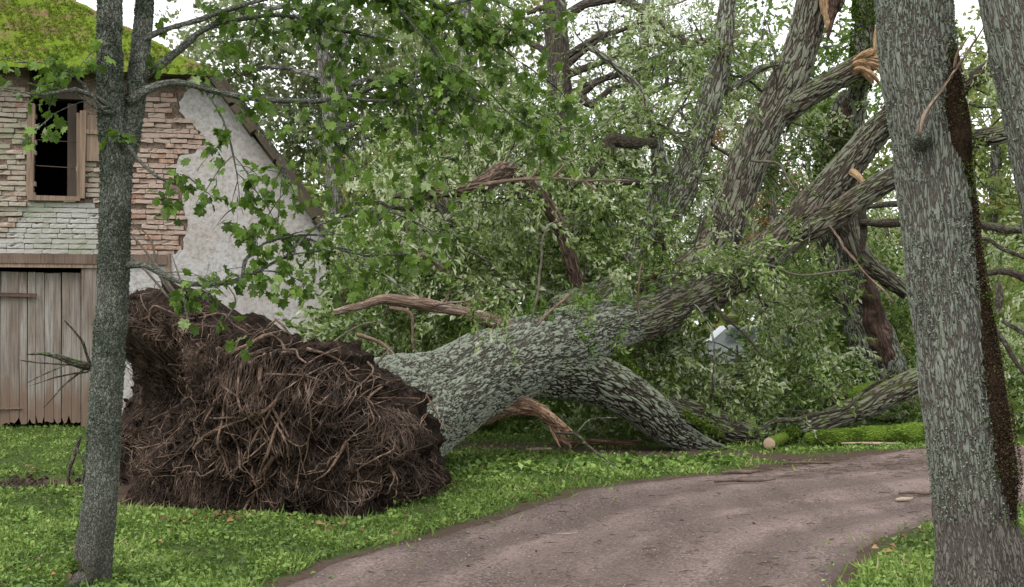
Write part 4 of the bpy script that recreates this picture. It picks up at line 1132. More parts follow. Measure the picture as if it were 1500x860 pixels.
foliage(mb, rows, tm_oak2, rf, size=(.8, 1.3), tint=.66, tvar=.22, tspread=.2, sub=8, down=.7, rnd=.6)
mb.build('foliage', M_OAKL, oak, smooth=False, kind='stuff')
# crossing and snapped branches in the fallen crown, each with a few hanging sprays
lv_b = MB()
for key, n_ in (('C', 7), ('E', 5), ('E0', 6), ('F', 5), ('F2', 5), ('H', 6), ('A', 1), ('B', 3), ('D', 4), ('G', 2)):
    c_, r_, d_ = LIMBS[key][1]
    for q in range(n_):
        k_ = int(len(c_) * rf.uniform(.25, .95)); l_ = rf.uniform(.7, 2.0); r0 = min(r_[k_] * .35, rf.uniform(.012, .035))
        dr = norm(d_[k_] * rf.normal(.2, .5) + rf.normal(0, .7, 3) + np.array([0, -.25, .15])); p0 = c_[k_]
        rows_ = [np.append(p0, r0)]; p_ = p0.copy()
        for w in range(4):
            dr = norm(dr + rf.normal(0, .3, 3) + np.array([0, 0, -.12])); p_ = p_ + dr * l_ / 4
            if p_[2] < .05: p_[2] = .05
            rows_.append(np.append(p_, r0 * (1 - .22 * (w + 1))))
        if any(1085 < 750 + a_[0] / a_[1] * F < 1215 and HY - (a_[2] - CZ) / a_[1] * F > 590 for a_ in rows_): continue
        mb = MB(); cc_, rr2, dd2 = tube(mb, np.array(rows_), step=.05, seg=8, lump=.15, lumpf=6, wig=.03, seed=q + l_)
        tw_ = rf.integers(2, 5)
        for w in range(tw_):
            k2 = int(len(cc_) * rf.uniform(.3, .9)); e_ = cc_[k2] + norm(dd2[k2] + rf.normal(0, .7, 3)) * rf.uniform(.15, .6)
            tube(mb, np.array([np.append(cc_[k2], r0 * .4), np.append((cc_[k2] + e_) / 2 + rf.normal(0, .03, 3), r0 * .3), np.append(e_, .002)]), step=.08, seg=5, lump=.1, cap=False)
            if rf.uniform() < .6:
                m_ = 5; scatter(lv_b, tm_oak[0], tm_oak[1], e_ + rf.normal(0, .08, (m_, 3)), norm(rf.normal(0, .6, (m_, 3)) + [0, -.1, -.7]), rf.uniform(.5, 1.0, m_), tint=np.clip(rf.normal(.62, .2, m_), 0, 1), nl=tm_oak[2], rng=rf, tspread=.2)
        mb.build('branch', (M_DARKB, M_LICH, M_DEADB, M_DARKB)[rf.integers(0, 4)], oak)
lv_b.build('foliage', M_OAKL, oak, smooth=False, kind='stuff')
# twigs through the fallen crown
mb = MB()
for x, y, D, r, n in CL:
    c0 = at(x, y, D)
    for q in range(max(3, n // 14)):
        p, dd = ellipsoid(1, c0, np.array(r) * 1.0, rf); p, dd = p[0], norm(dd[0] + rf.normal(0, .5, 3))
        l = rf.uniform(.4, 1.2); e = p - dd * l + np.array([0, 0, rf.normal(0, .15)])
        mid = (p + e) / 2 + rf.normal(0, .08, 3)
        tube(mb, np.array([np.append(e, .014), np.append(mid, .009), np.append(p, .004)]), step=.15, seg=5, lump=.1, cap=False)
mb.build('twigs', M_TWIG, oak, kind='stuff')
mb = MB(); q_ = P([(905, 545, 14.15, .10), (940, 572, 14.2, .10), (975, 605, 14.3, .09), (1010, 632, 14.45, .08), (1045, 650, 14.6, .05)])
s_ = spline(q_, .02); n = 5200; k = rf.integers(0, len(s_), n)
pp = s_[k, :3] + np.array([.08, 0, .12]) + rf.normal(0, .035, (n, 3)) * [1, 1, .5]; kp = fbm(pp * 4, 3) > rf.normal(.0, .15, n); pp = pp[kp]
lq = leaf_quad(.035, .02, .2); scatter(mb, lq[0], lq[1], pp, norm(rf.normal(0, .6, (len(pp), 3)) + [0, -.2, .8]), rf.uniform(.5, 1.1, len(pp)), tint=np.clip(rf.normal(.4, .2, len(pp)), 0, 1), rng=rf)
mb.build('moss', leaf_mat('limb_moss', [(0, (.04, .06, .01)), (.5, (.09, .14, .022)), (1, (.18, .25, .04))], .12, .9, .05), oak, smooth=False, kind='stuff')
# fresh green sprouts on the trunk
M_SPROUT = leaf_mat('sprout_leaves', [(0, (.05, .10, .015)), (.5, (.11, .20, .03)), (1, (.22, .32, .07))], .35, .5, .3)
mb = MB(); tms = spray(leaf_quad(.07, .03), 9, .2, rng=np.random.default_rng(6))
rows = [(at(x, y, D), r, n) for x, y, D, r, n in [(880, 440, 14.3, (.3, .2, .1), 40), (940, 400, 15.2, (.3, .2, .18), 50), (850, 475, 13.75, (.14, .15, .2), 30), (885, 505, 14.0, (.1, .1, .25), 24), (975, 350, 15.8, (.14, .15, .35), 30), (780, 455, 13.4, (.2, .15, .08), 24)]]
foliage(mb, rows, tms, rf, tint=.5, tvar=.15, down=-.3)
mb.build('sprouts', M_SPROUT, oak, smooth=False, kind='stuff')
# ------------------------------------------------------------------ lichen flakes helper
M_FLAKE = leaf_mat('lichen_flakes', [(0, (.10, .115, .09)), (.5, (.20, .235, .185)), (1, (.33, .365, .30))], .08, .95, .05)
M_FLAKED = leaf_mat('dark_lichen_flakes', [(0, (.045, .055, .042)), (.5, (.10, .125, .095)), (1, (.19, .22, .17))], .08, .95, .05)
M_MOSSB = leaf_mat('brown_moss', [(0, (.025, .016, .011)), (.5, (.06, .04, .027)), (.85, (.105, .072, .045)), (1, (.09, .12, .025))], .05, .95, .05)
M_MOSSG = leaf_mat('green_moss', [(0, (.03, .045, .009)), (.5, (.08, .13, .022)), (1, (.17, .24, .045))], .12, .95, .05)
def flakes(mb, ctrl, n, rng, size=(.012, .03), gate=.1, angs=None, rmul=1.02, zlo=None, zhi=None, tilt=.8, tint=.5, seed=0):
    s = spline(ctrl, .03); c, r = s[:, :3], s[:, 3]
    d = norm(np.gradient(c, axis=0))
    k = rng.integers(0, len(c) - 1, n); fr = rng.uniform(0, 1, (n, 1))
    th = rng.uniform(0, 2 * math.pi, n) if angs is None else rng.normal(angs[0], angs[1], n)
    ref = np.array([0.0, 1.0, 0.0]); x = norm(np.cross(d[k], ref)); y = np.cross(x, d[k])   # x to the side, y front-back
    o = x * np.cos(th)[:, None] + y * np.sin(th)[:, None]
    p = c[k] * (1 - fr) + c[k + 1] * fr + o * (r[k] * rmul)[:, None]
    keep = fbm(p * 5 + seed, 3) > rng.normal(gate, .12, n)
    if zlo is not None: keep &= p[:, 2] > zlo
    if zhi is not None: keep &= p[:, 2] < zhi
    p, o = p[keep], o[keep]; m_ = len(p)
    lv, lt = leaf_quad(1.0, .9, .25)
    dirs = norm(o * tilt + rng.normal(0, .8, (m_, 3)))
    scatter(mb, lv, lt, p - o * .004, dirs, rng.uniform(size[0], size[1], m_), tint=np.clip(rng.normal(tint, .22, m_), 0, 1), rng=rng, tspread=.05)

# ------------------------------------------------------------------ slim maple on the left
rm = np.random.default_rng(52)
M_MAPLEB = bark_mat('maple_bark', (.12, .116, .098), (.058, .053, .045), (.15, .168, .137), lich=.9, scale=58, stretch=.5, depth=.008, fine=70, foot=(.35, .9))
M_MAPLEF = bark_mat('maple_foot_bark', (.20, .19, .165), (.07, .062, .05), (.30, .32, .27), lich=.6, scale=34, stretch=.6, depth=.007, fine=90)
maple = thing('maple_tree', 'slim two stemmed maple with shaggy dark lichen standing before the barn door', 'tree')
mrow = [(124, 882, 7.16, .155), (131, 846, 7.16, .115), (139, 800, 7.16, .105), (148, 720, 7.16, .1), (154, 600, 7.16, .094), (161, 500, 7.16, .094), (166, 400, 7.16, .092), (169, 300, 7.16, .09), (170, 240, 7.16, .09), (163, 170, 7.16, .078), (161, 90, 7.16, .074), (161, 0, 7.16, .07), (163, -120, 7.16, .06), (165, -420, 7.2, .03)]
def mfl(L, th): return 1 + np.interp(L, [0, .15, .5], [.35, .16, .0])[:, None] * np.sin(4 * th + 1)[None]
mb = MB(); tube(mb, P(mrow), step=.02, seg=48, lump=.08, lumpf=6, flare=mfl, seed=2.2); mb.build('trunk', M_MAPLEB, maple)
srow = [(172, 262, 7.16, .06), (186, 215, 7.2, .066), (196, 160, 7.25, .062), (203, 100, 7.3, .058), (210, 30, 7.35, .055), (214, -60, 7.4, .05), (225, -400, 7.6, .025)]
mb = MB(); tube(mb, P(srow), step=.02, seg=32, lump=.1, lumpf=6, seed=5.2); mb.build('stem', M_MAPLEB, maple)
mb = MB()
flakes(mb, P(mrow), 42000, rm, (.006, .016), -.3, zlo=.75, zhi=4, tint=.42)
flakes(mb, P(mrow), 5000, rm, (.006, .014), .1, zlo=.1, zhi=1.1, tint=.75)
flakes(mb, P(srow), 14000, rm, (.006, .015), -.25, tint=.42)
mb.build('lichen', M_FLAKED, maple, smooth=False, kind='stuff')
mb = MB(); flakes(mb, P([(108, 862, 7.1, .05), (131, 835, 7.14, .125)]), 700, rm, (.01, .03), -.2, tint=.4); mb.build('moss', M_MOSSG, maple, smooth=False, kind='stuff')
mb = MB(); tube(mb, P([(133, 838, 7.12, .07), (108, 858, 7.0, .05), (70, 882, 6.9, .02)]), step=.03, seg=16, lump=.2, lumpf=5); mb.build('root', M_MAPLEB, maple)
MBR = [  # branches of the maple
 [(203, 112, 7.3, .03), (222, 104, 7.35, .027), (261, 73, 7.5, .024), (294, 44, 7.6, .021), (330, 31, 7.7, .018), (400, 22, 7.9, .015), (470, 30, 8.1, .012), (498, 44, 8.2, .010), (576, 61, 8.4, .006)],
 [(207, 62, 7.3, .022), (221, 53, 7.3, .019), (250, 41, 7.4, .018), (287, 31, 7.5, .016), (360, 8, 7.7, .014), (450, -15, 7.9, .012), (560, -10, 8.2, .009), (650, 15, 8.4, .005)],
 [(190, 150, 7.2, .034), (214, 132, 7.2, .026), (260, 122, 7.3, .022), (350, 140, 7.5, .02), (450, 147, 7.8, .017), (500, 142, 8.0, .015), (544, 128, 8.1, .012), (582, 115, 8.2, .011), (640, 112, 8.4, .008), (700, 118, 8.5, .004)],
 [(500, 142, 8.0, .012), (544, 148, 8.0, .010), (591, 147, 8.1, .008), (660, 139, 8.2, .006), (740, 150, 8.3, .003)],
 [(180, 388, 7.16, .024), (205, 388, 7.1, .021), (225, 394, 7.1, .02), (265, 415, 7.1, .018), (330, 416, 7.2, .016), (370, 402, 7.3, .011), (420, 374, 7.4, .007), (470, 365, 7.5, .004)],
 [(330, 416, 7.2, .012), (352, 408, 7.2, .011), (356, 380, 7.3, .010), (388, 356, 7.4, .009), (440, 345, 7.5, .006), (495, 346, 7.6, .003)],
 [(165, 158, 7.1, .016), (140, 142, 7.0, .013), (110, 130, 6.9, .011), (80, 135, 6.85, .009), (45, 138, 6.8, .006), (22, 130, 6.8, .003)],
 [(160, 150, 7.1, .012), (148, 160, 7.0, .010), (115, 120, 6.95, .008), (100, 112, 6.9, .006), (70, 95, 6.9, .004), (20, 92, 6.85, .002)],
 [(165, 165, 7.08, .010), (140, 158, 7.0, .009), (110, 135, 6.95, .007), (60, 128, 6.9, .004)],
 [(212, -30, 7.4, .03), (300, -70, 7.5, .026), (420, -60, 7.8, .02), (540, -40, 8.0, .016), (640, 10, 8.2, .012), (720, 60, 8.3, .008), (790, 110, 8.4, .004)],
 [(540, -40, 8.0, .014), (600, 30, 8.0, .011), (640, 80, 8.0, .008), (660, 150, 8.0, .004)],
 [(640, 10, 8.2, .010), (720, 0, 8.3, .008), (790, 40, 8.4, .005)],
 [(350, 140, 7.5, .010), (380, 190, 7.5, .009), (410, 235, 7.5, .006), (420, 280, 7.5, .003)],
 [(450, 147, 7.8, .010), (480, 200, 7.8, .008), (520, 240, 7.8, .004)],
 [(300, 130, 7.4, .009), (330, 180, 7.4, .007), (345, 240, 7.35, .004), (350, 300, 7.35, .002)],
 [(582, 115, 8.2, .008), (620, 180, 8.1, .006), (640, 240, 8.1, .003)],
 [(700, 118, 8.5, .006), (750, 170, 8.4, .005), (790, 190, 8.4, .003)],
 [(185, 210, 7.1, .012), (215, 250, 7.0, .009), (260, 270, 7.0, .006), (300, 275, 7.0, .003)],
 [(420, 374, 7.4, .008), (470, 330, 7.6, .007), (560, 310, 7.8, .006), (640, 340, 8, .003)],
 [(440, 345, 7.5, .007), (520, 370, 7.7, .006), (600, 372, 7.9, .003)],
]
LEAFN = [1.5, 1.7, 1.3, 1.2, 1.25, 1.2, .16, .25, .12, 2.1, 2.2, 2.2, .9, 1.0, .85, 1.3, 1.8, .35, .7, .7]
M_MAPLEL = leaf_mat('maple_leaves', [(0, (.03, .058, .009)), (.3, (.064, .12, .015)), (.6, (.115, .205, .027)), (.85, (.19, .30, .055)), (1, (.38, .46, .25))], .45, .45, .35)
twigs = MB(); LP, LD = [], []
for rows, f in zip(MBR, LEAFN):
    mb = MB(); c, r, d = tube(mb, P(rows), step=.05, seg=8, lump=.12, lumpf=8, wig=.015, seed=rows[0][0]); mb.build('branch', M_MAPLEB, maple)
    n = len(c); Lt = n * .05
    for q in range(int(Lt * 9 * f) + 3):
        t = rm.beta(2.2, 1.3); k = min(n - 1, int(t * n))
        dirn = norm(d[k] * .7 + rm.normal(0, .75, 3) + np.array([.1, 0, -.1]))
        l = rm.uniform(.1, .42)
        e = c[k] + dirn * l + np.array([0, 0, -.25 * l]); mid = c[k] + dirn * l * .5
        tube(twigs, np.array([np.append(c[k], .0042), np.append(mid, .003), np.append(e, .0016)]), step=.12, seg=4, lump=0, cap=False)
        for w in range(rm.integers(5, 14)):
            s = rm.uniform(.35, 1.05); b0 = c[k] + (e - c[k]) * s
            pd = norm(rm.normal(0, 1, 3) + np.array([0, -.25, -.4])); pl = rm.uniform(.03, .085)
            LP.append(b0 + pd * pl); LD.append(norm(pd + rm.normal(0, .5, 3) + np.array([0, 0, -.5])))
twigs.build('twigs', M_MAPLEB, maple, kind='stuff')
LP, LD = np.array(LP), np.array(LD)
sx = 750 + LP[:, 0] / LP[:, 1] * F; sy = HY - (LP[:, 2] - CZ) / LP[:, 1] * F
k = (sx > -60) & (sx < 1560) & (sy > -120) & (sy < 900); LP, LD, sx, sy = LP[k], LD[k], sx[k], sy[k]
print('maple leaves', len(LP))
lv, lt = leaf_maple(.068)
roll = rm.normal(0, .9, len(LP)); size = rm.uniform(.65, 1.2, len(LP)); tint = np.clip(rm.normal(.48, .24, len(LP)), 0, 1)
score = size / LP[:, 1] * ((sx > 5) & (sx < 1495) & (sy > 5))
big = np.argsort(-score)[:300]
rest = np.ones(len(LP), bool); rest[big] = False
mb = MB(); scatter(mb, lv, lt, LP[rest], LD[rest], size[rest], roll=roll[rest], tint=tint[rest], rng=rm, tspread=.02)
mb.build('crown', M_MAPLEL, maple, smooth=False, kind='stuff')
lmesh = []
for q in range(8):
    mb = MB(); v = lv.copy(); v[:, 2] += np.random.default_rng(q).normal(0, .006, len(v)); mb.add(v, tris=lt, tint=(q + .5) / 8); lmesh.append(mb.mesh('maple_leaf', M_MAPLEL, smooth=False))
Rm = rotm(LD[big], roll[big])
for a_, k in enumerate(big):
    o = link('leaf', lmesh[int(min(7, tint[k] * 8))], maple)
    R = Rm[a_] * size[k]; p = LP[k]
    o.matrix_local = Matrix(((R[0, 0], R[0, 1], R[0, 2], p[0]), (R[1, 0], R[1, 1], R[1, 2], p[1]), (R[2, 0], R[2, 1], R[2, 2], p[2]), (0, 0, 0, 1)))

# ------------------------------------------------------------------ lichen tree on the right
M_RT = bark_mat('lichen_bark', (.185, .165, .145), (.095, .08, .07), (.195, .213, .177), lich=1.0, scale=42, stretch=.17, depth=.014, warp=.3, fine=85, foot=(.75, 1.15))
M_RTF = bark_mat('foot_bark', (.25, .185, .15), (.06, .045, .036), (.27, .27, .23), lich=.45, scale=36, stretch=.2, depth=.018, fine=80)
rt = thing('lichen_tree', 'thick grey lichen covered trunk with a brown mossy strip beside the road', 'tree')
rrow = [(1452, 905, 6.75, .36), (1443, 862, 6.75, .275), (1436, 800, 6.75, .235), (1424, 720, 6.75, .222), (1412, 620, 6.75, .216), (1398, 500, 6.75, .212), (1384, 400, 6.75, .21), (1373, 300, 6.75, .208), (1362, 200, 6.75, .212), (1347, 100, 6.75, .215), (1338, 0, 6.75, .21), (1330, -100, 6.75, .2), (1310, -450, 6.7, .16), (1290, -900, 6.6, .1)]
def rfl(L, th): return 1 + np.interp(L, [0, .3, .8], [.20, .08, .01])[:, None] * np.sin(5 * th + .4)[None]
rr_rows = P(rrow)
sp = spline(rr_rows, .014); zc = sp[:, 2]; cut = int(np.argmax(zc > .62))
mb = MB(); tube(mb, sp, seg=150, lump=.045, lumpf=5, flare=rfl, seed=8.8, raw=True); mb.build('trunk', M_RT, rt)
mb = MB(); flakes(mb, rr_rows, 52000, rm, (.005, .016), -.14, zlo=.45, zhi=3.8, tint=.5, tilt=.6)
mb.build('lichen', M_FLAKE, rt, smooth=False, kind='stuff')
# brown moss strip down its right side
mb = MB()
strip = P([(1478, 800, 6.62, .03), (1474, 760, 6.62, .05), (1471, 700, 6.60, .075), (1462, 640, 6.60, .075), (1452, 560, 6.60, .07), (1442, 480, 6.60, .06), (1430, 400, 6.62, .042), (1419, 300, 6.62, .038), (1411, 250, 6.62, .05), (1402, 190, 6.58, .075), (1394, 130, 6.58, .06), (1385, 60, 6.62, .03), (1380, 20, 6.66, .01)])
tube(mb, strip * np.array([1, 1, 1, .86]), step=.025, seg=24, lump=.2, lumpf=4, tint=.2)
flakes(mb, strip, 36000, rm, (.005, .014), -1.5, tint=.42, rmul=.98, tilt=.9)
flakes(mb, strip, 14000, rm, (.005, .014), .0, tint=.6, rmul=1.3, tilt=1.0)
mb.build('moss_strip', M_MOSSB, rt, smooth=False, kind='stuff')
mb = MB(); flakes(mb, strip, 9000, rm, (.006, .014), .35, tint=.5, rmul=1.3, tilt=1.0, seed=3); mb.build('moss', M_MOSSG, rt, smooth=False, kind='stuff')
# knot with dead twigs
limb('knot', [(1352, 205, 6.62, .07), (1350, 200, 6.52, .055), (1349, 196, 6.46, .03)], M_MAPLEB, rt, .02, 20, .3, lumpf=9)
limb('twig', [(1346, 198, 6.48, .020), (1352, 168, 6.45, .015), (1378, 130, 6.42, .011), (1400, 98, 6.4, .009), (1425, 60, 6.4, .006), (1448, 30, 6.4, .003)], M_DEADB, rt, .03, 8, .15, wig=.02)
limb('twig', [(1398, 100, 6.4, .008), (1404, 75, 6.4, .006), (1420, 52, 6.4, .003)], M_DEADB, rt, .03, 6, .1)
# right-edge leaning trunk
et = thing('leaning_tree', 'grey trunk leaning into the top right corner', 'tree')
erow = P([(1640, 900, 6.3, .3), (1610, 700, 6.3, .24), (1575, 450, 6.3, .2), (1545, 280, 6.3, .185), (1520, 170, 6.3, .175), (1500, 80, 6.3, .17), (1484, 0, 6.3, .165), (1465, -100, 6.3, .16), (1420, -500, 6.3, .12)])
mb = MB(); tube(mb, erow, step=.02, seg=90, lump=.05, lumpf=5, seed=14); mb.build('trunk', M_RT, et)
mb = MB(); flakes(mb, erow, 16000, rm, (.005, .016), -.2, zlo=2.5, zhi=4.2, tint=.5, tilt=.6); mb.build('lichen', M_FLAKE, et, smooth=False, kind='stuff')

# ------------------------------------------------------------------ snapped tree behind
M_SNAP = bark_mat('snapped_bark', (.15, .125, .105), (.03, .024, .02), (.26, .28, .23), lich=.72, scale=16, stretch=.3, depth=.02, moss=(.10, .16, .02), mossamt=.45)
M_ROT = bark_mat('rotten_wood', (.125, .08, .065), (.04, .025, .02), (.18, .12, .10), lich=.4, scale=16, stretch=.2, depth=.012, fine=40)
M_WOOD = bark_mat('fresh_wood', (.50, .33, .19), (.22, .125, .07), (.60, .44, .27), lich=.5, scale=60, stretch=.04, depth=.004, fine=120)
sn = thing('snapped_tree', 'old snapped trunk with mossy broken top behind the rising oak limbs', 'tree')
limb('trunk', [(1308, 610, 18.6, .42), (1298, 550, 18.6, .34), (1270, 480, 18.6, .33), (1243, 420, 18.6, .33), (1228, 350, 18.6, .34), (1228, 270, 18.5, .33), (1235, 210, 18.4, .30), (1240, 160, 18.3, .24), (1245, 135, 18.3, .12)], M_SNAP, sn, .03, 90, .16, lumpf=3)
limb('rotten_wood', [(1262, 405, 18.45, .12), (1272, 445, 18.36, .21), (1284, 485, 18.36, .20), (1296, 520, 18.4, .17), (1304, 555, 18.45, .10)], M_ROT, sn, .03, 40, .32, 'crumbling red brown rotten wood', lumpf=4)
limb('limb', [(1240, 320, 18.2, .15), (1262, 375, 18.0, .15), (1290, 400, 17.9, .13), (1330, 430, 17.8, .1)], M_OAK2, sn, .03, 30, .1)
limb('stem', [(1238, 250, 18.3, .2), (1252, 160, 17.8, .16), (1262, 100, 17.2, .15), (1266, 40, 17.0, .15), (1268, -40, 17, .14), (1270, -200, 17, .1)], M_SNAP, sn, .03, 40, .1)
mb = MB(); flakes(mb, P([(1258, 130, 17.2, .16), (1266, 40, 16.95, .16), (1268, -40, 16.95, .15)]), 5000, rm, (.02, .05), -.3, tint=.35, rmul=1.05); flakes(mb, P([(1232, 190, 18.1, .3), (1225, 300, 18.2, .36)]), 7000, rm, (.02, .06), .05, tint=.5, rmul=1.05)
mb.build('moss', M_MOSSG, sn, smooth=False, kind='stuff')
rs = np.random.default_rng(91)
def shard(rows, name='splinter', parent=sn, mat=M_WOOD, seg=6, lump=.3):
    mb = MB(); tube(mb, P(rows), step=.05, seg=seg, lump=lump, lumpf=8, seed=rs.uniform(0, 30)); return mb.build(name, mat, parent, smooth=False)
for q in range(38):     # torn fibres at the broken joint, long, thin and sharp
    v_ = rs.uniform(0, 1); x0 = 1250 + rs.uniform(-3, 8); y0 = 88 + v_ * 24
    bend = rs.uniform(-10, 4) + v_ * 16; ln_ = rs.uniform(20, 46)
    shard([(x0, y0, 16.52, .03), (x0 + ln_ * .4, y0 - 10 + v_ * 6, 16.42 + rs.uniform(-.04, .1), rs.uniform(.018, .045)), (x0 + ln_ * .8, y0 - 14 + v_ * 18 + bend * .3, 16.45, rs.uniform(.012, .036)), (x0 + ln_, y0 - 12 + v_ * 26 + bend * .6, 16.5, .004)], seg=4, lump=.6)
for q in range(12):
    x0 = 1274 + rs.uniform(0, 18); tp = rs.uniform(8, 60)
    shard([(x0, 100, 16.7 + rs.uniform(-.05, .05), .035), (x0 + 4, 75, 16.72, .035), (x0 + 6, 45, 16.75, .02), (x0 + 6 + rs.normal(0, 2), tp - 8, 16.8, .003)], seg=4, lump=.4)
shard([(1210, 235, 17.9, .03), (1218, 200, 17.9, .07), (1222, 175, 17.9, .06), (1214, 158, 17.9, .01)], mat=M_ROT)
shard([(1228, 200, 17.9, .05), (1225, 170, 17.9, .05), (1232, 155, 17.9, .01)], mat=M_ROT)
shard([(1246, 250, 15.8, .05), (1256, 258, 15.75, .055), (1266, 268, 15.7, .04)])
shard([(1240, 185, 17.8, .05), (1240, 150, 17.7, .06), (1246, 140, 17.7, .02)], 'knot', mat=M_ROT)
# slab of bark and wood hanging at the top
hb = thing('hanging_slab', 'torn slab of bark and orange wood hanging at the top', 'wood slab')
for rows, mt in (([(1204, -90, 17, .06), (1208, -10, 17, .09), (1211, 20, 17, .07), (1214, 50, 17, .015)], M_WOOD), ([(1216, -90, 17, .1), (1219, -5, 17, .10), (1216, 30, 17, .06), (1213, 56, 17, .015)], M_ROT), ([(1230, -80, 17.05, .09), (1231, -5, 17.05, .08), (1226, 18, 17.05, .03)], M_OAK2)):
    shard(rows, 'splinter', hb, mt, 10)

# ------------------------------------------------------------------ logs, boughs, sticks
M_LOGMOSS = bark_mat('mossy_log', (.10, .085, .06), (.03, .024, .018), (.12, .17, .028), lich=.9, scale=22, stretch=.6, depth=.02, moss=(.15, .24, .028), mossamt=1.1)
def cut_end(p, d, r, parent, mat):
    mb = MB(); n = 24; d = norm(np.asarray(d, float)); x = norm(np.cross(d, [0, 0, 1.0])); y = np.cross(x, d)
    th = np.arange(n) / n * 2 * math.pi; v = [p + d * .012]
    for q, k in ((.35, .012), (.7, .011), (1.0, .0)): v += [p + d * k + (x * math.cos(t) + y * math.sin(t)) * r * q for t in th]
    tr = [[0, 1 + (j + 1) % n, 1 + j] for j in range(n)]; qd = [[1 + i * n + j, 1 + i * n + (j + 1) % n, 1 + (i + 1) * n + (j + 1) % n, 1 + (i + 1) * n + j] for i in (0, 1) for j in range(n)]
    mb.add(np.array(v), qd, tr, bc=(np.array(v) - p)); return mb.build('cut_end', mat, parent)
m, N, L, bs = new_mat('sawn_end'); M_SAWN = m
A = nd(N, 'Attribute', attribute_name='bc'); ln = nd(N, 'VectorMath', operation='LENGTH'); L.new(A.outputs['Vector'], ln.inputs[0])
w = math_n(N, L, 'SINE', math_n(N, L, 'MULTIPLY', ln.outputs['Value'], 420.0)); n2 = noise(N, L, A.outputs['Vector'], 40, 5)
c = mix(N, L, math_n(N, L, 'MULTIPLY_ADD', w, .25, .5), (.33, .225, .16), (.43, .31, .23)); c = mix(N, L, math_n(N, L, 'MULTIPLY', n2, .5), c, (.3, .2, .14)); L.new(c, bs.inputs['Base Color']); bs.inputs['Roughness'].default_value = .85
lg = thing('mossy_log', 'long bright green mossy log lying along the far road edge', 'log')
lrow = P([(1180, 645, 15.2, .05), (1190, 642, 15.2, .095), (1240, 640, 15.2, .115), (1300, 637, 15.2, .12), (1345, 634, 15.2, .13), (1400, 632, 15.3, .13), (1470, 632, 15.4, .12)])
mb = MB(); tube(mb, lrow, step=.03, seg=48, lump=.15, lumpf=4); mb.build('trunk', M_LOGMOSS, lg)
mb = MB(); flakes(mb, lrow, 34000, rm, (.006, .016), -.35, angs=(-1.6, 1.2), rmul=1.02, tint=.62); mb.build('moss', M_MOSSG, lg, smooth=False, kind='stuff')
lg2 = thing('cut_log', 'short sawn log end with pale cut face beside the mossy log', 'log')
srow2 = P([(1127, 650, 14.75, .076), (1148, 641, 15.3, .078), (1172, 632, 16.0, .08)])
mb = MB(); tube(mb, srow2, step=.03, seg=24, lump=.06); mb.build('trunk', M_LOGMOSS, lg2)
dd = srow2[0, :3] - srow2[1, :3]; cut_end(srow2[0, :3] + norm(dd) * .004 + np.array([0, 0, 0]), norm(dd), .077, lg2, M_SAWN)
mb = MB(); flakes(mb, srow2[1:], 3000, rm, (.02, .05), -.1, angs=(-1.6, 1.2), tint=.5); mb.build('moss', M_MOSSG, lg2, smooth=False, kind='stuff')
bo = thing('fallen_bough', 'grey bark bough sloping up behind the mossy log', 'bough')
limb('limb', [(1175, 632, 15.8, .10), (1200, 620, 15.8, .15), (1260, 597, 15.9, .165), (1340, 560, 16, .16), (1420, 530, 16, .13)], M_OAK2, bo, .025, 56, .1)
sb = thing('forked_branch', 'thin dark crooked branch lying over the grey bough', 'branch')
limb('branch', [(1108, 640, 15.2, .03), (1122, 622, 15.2, .035), (1140, 616, 15.2, .03), (1165, 616, 15.2, .03), (1190, 608, 15.3, .03), (1240, 597, 15.3, .028), (1262, 575, 15.4, .022), (1290, 558, 15.4, .018), (1312, 540, 15.4, .008)], M_DARKB, sb, .04, 12, .15, wig=.01)
limb('branch', [(1262, 575, 15.4, .018), (1285, 560, 15.3, .012), (1300, 556, 15.3, .006)], M_DARKB, sb, .04, 8, .1)
ml = thing('broken_log', 'stump of a mossy broken log showing orange rotten wood', 'log')
limb('trunk', [(1232, 582, 16.6, .09), (1250, 578, 16.6, .11), (1280, 570, 16.7, .1), (1310, 566, 16.8, .1)], M_LOGMOSS, ml, .03, 24, .15)
shard([(1227, 584, 16.55, .05), (1233, 580, 16.5, .085), (1239, 578, 16.5, .06)], 'broken_end', ml, M_ROT, 10)
dk = thing('dark_bough', 'dark twisting bough right of the lichen trunk', 'bough')
for rows in ([(1425, 322, 13.5, .04), (1455, 330, 13.5, .05), (1480, 334, 13.5, .055), (1520, 330, 13.5, .05)], [(1425, 352, 13.5, .025), (1450, 350, 13.5, .025), (1470, 365, 13.5, .025), (1500, 378, 13.5, .02)], [(1440, 402, 13.4, .03), (1475, 398, 13.4, .045), (1520, 415, 13.4, .05)], [(1462, 415, 13.4, .03), (1466, 440, 13.3, .04), (1458, 460, 13.3, .04), (1445, 468, 13.2, .035), (1470, 500, 13.2, .03), (1490, 535, 13.2, .025), (1510, 560, 13.2, .02)], [(1468, 470, 13.4, .02), (1485, 480, 13.4, .025), (1500, 490, 13.4, .025)]):
    limb('branch', rows, M_DARKB, dk, .04, 12, .15, wig=.03)
d2 = thing('dark_branch', 'dark level branches crossing just left of the lichen trunk', 'branch')
for rows in ([(1260, 325, 17.4, .05), (1290, 326, 17.4, .07), (1330, 326, 17.4, .08)], [(1265, 305, 17.6, .03), (1300, 300, 17.6, .05), (1335, 300, 17.6, .05)], [(1262, 300, 17.5, .06), (1264, 340, 17.5, .06), (1262, 370, 17.5, .04)]):
    limb('branch', rows, M_DARKB, d2, .05, 14, .2, wig=.02)

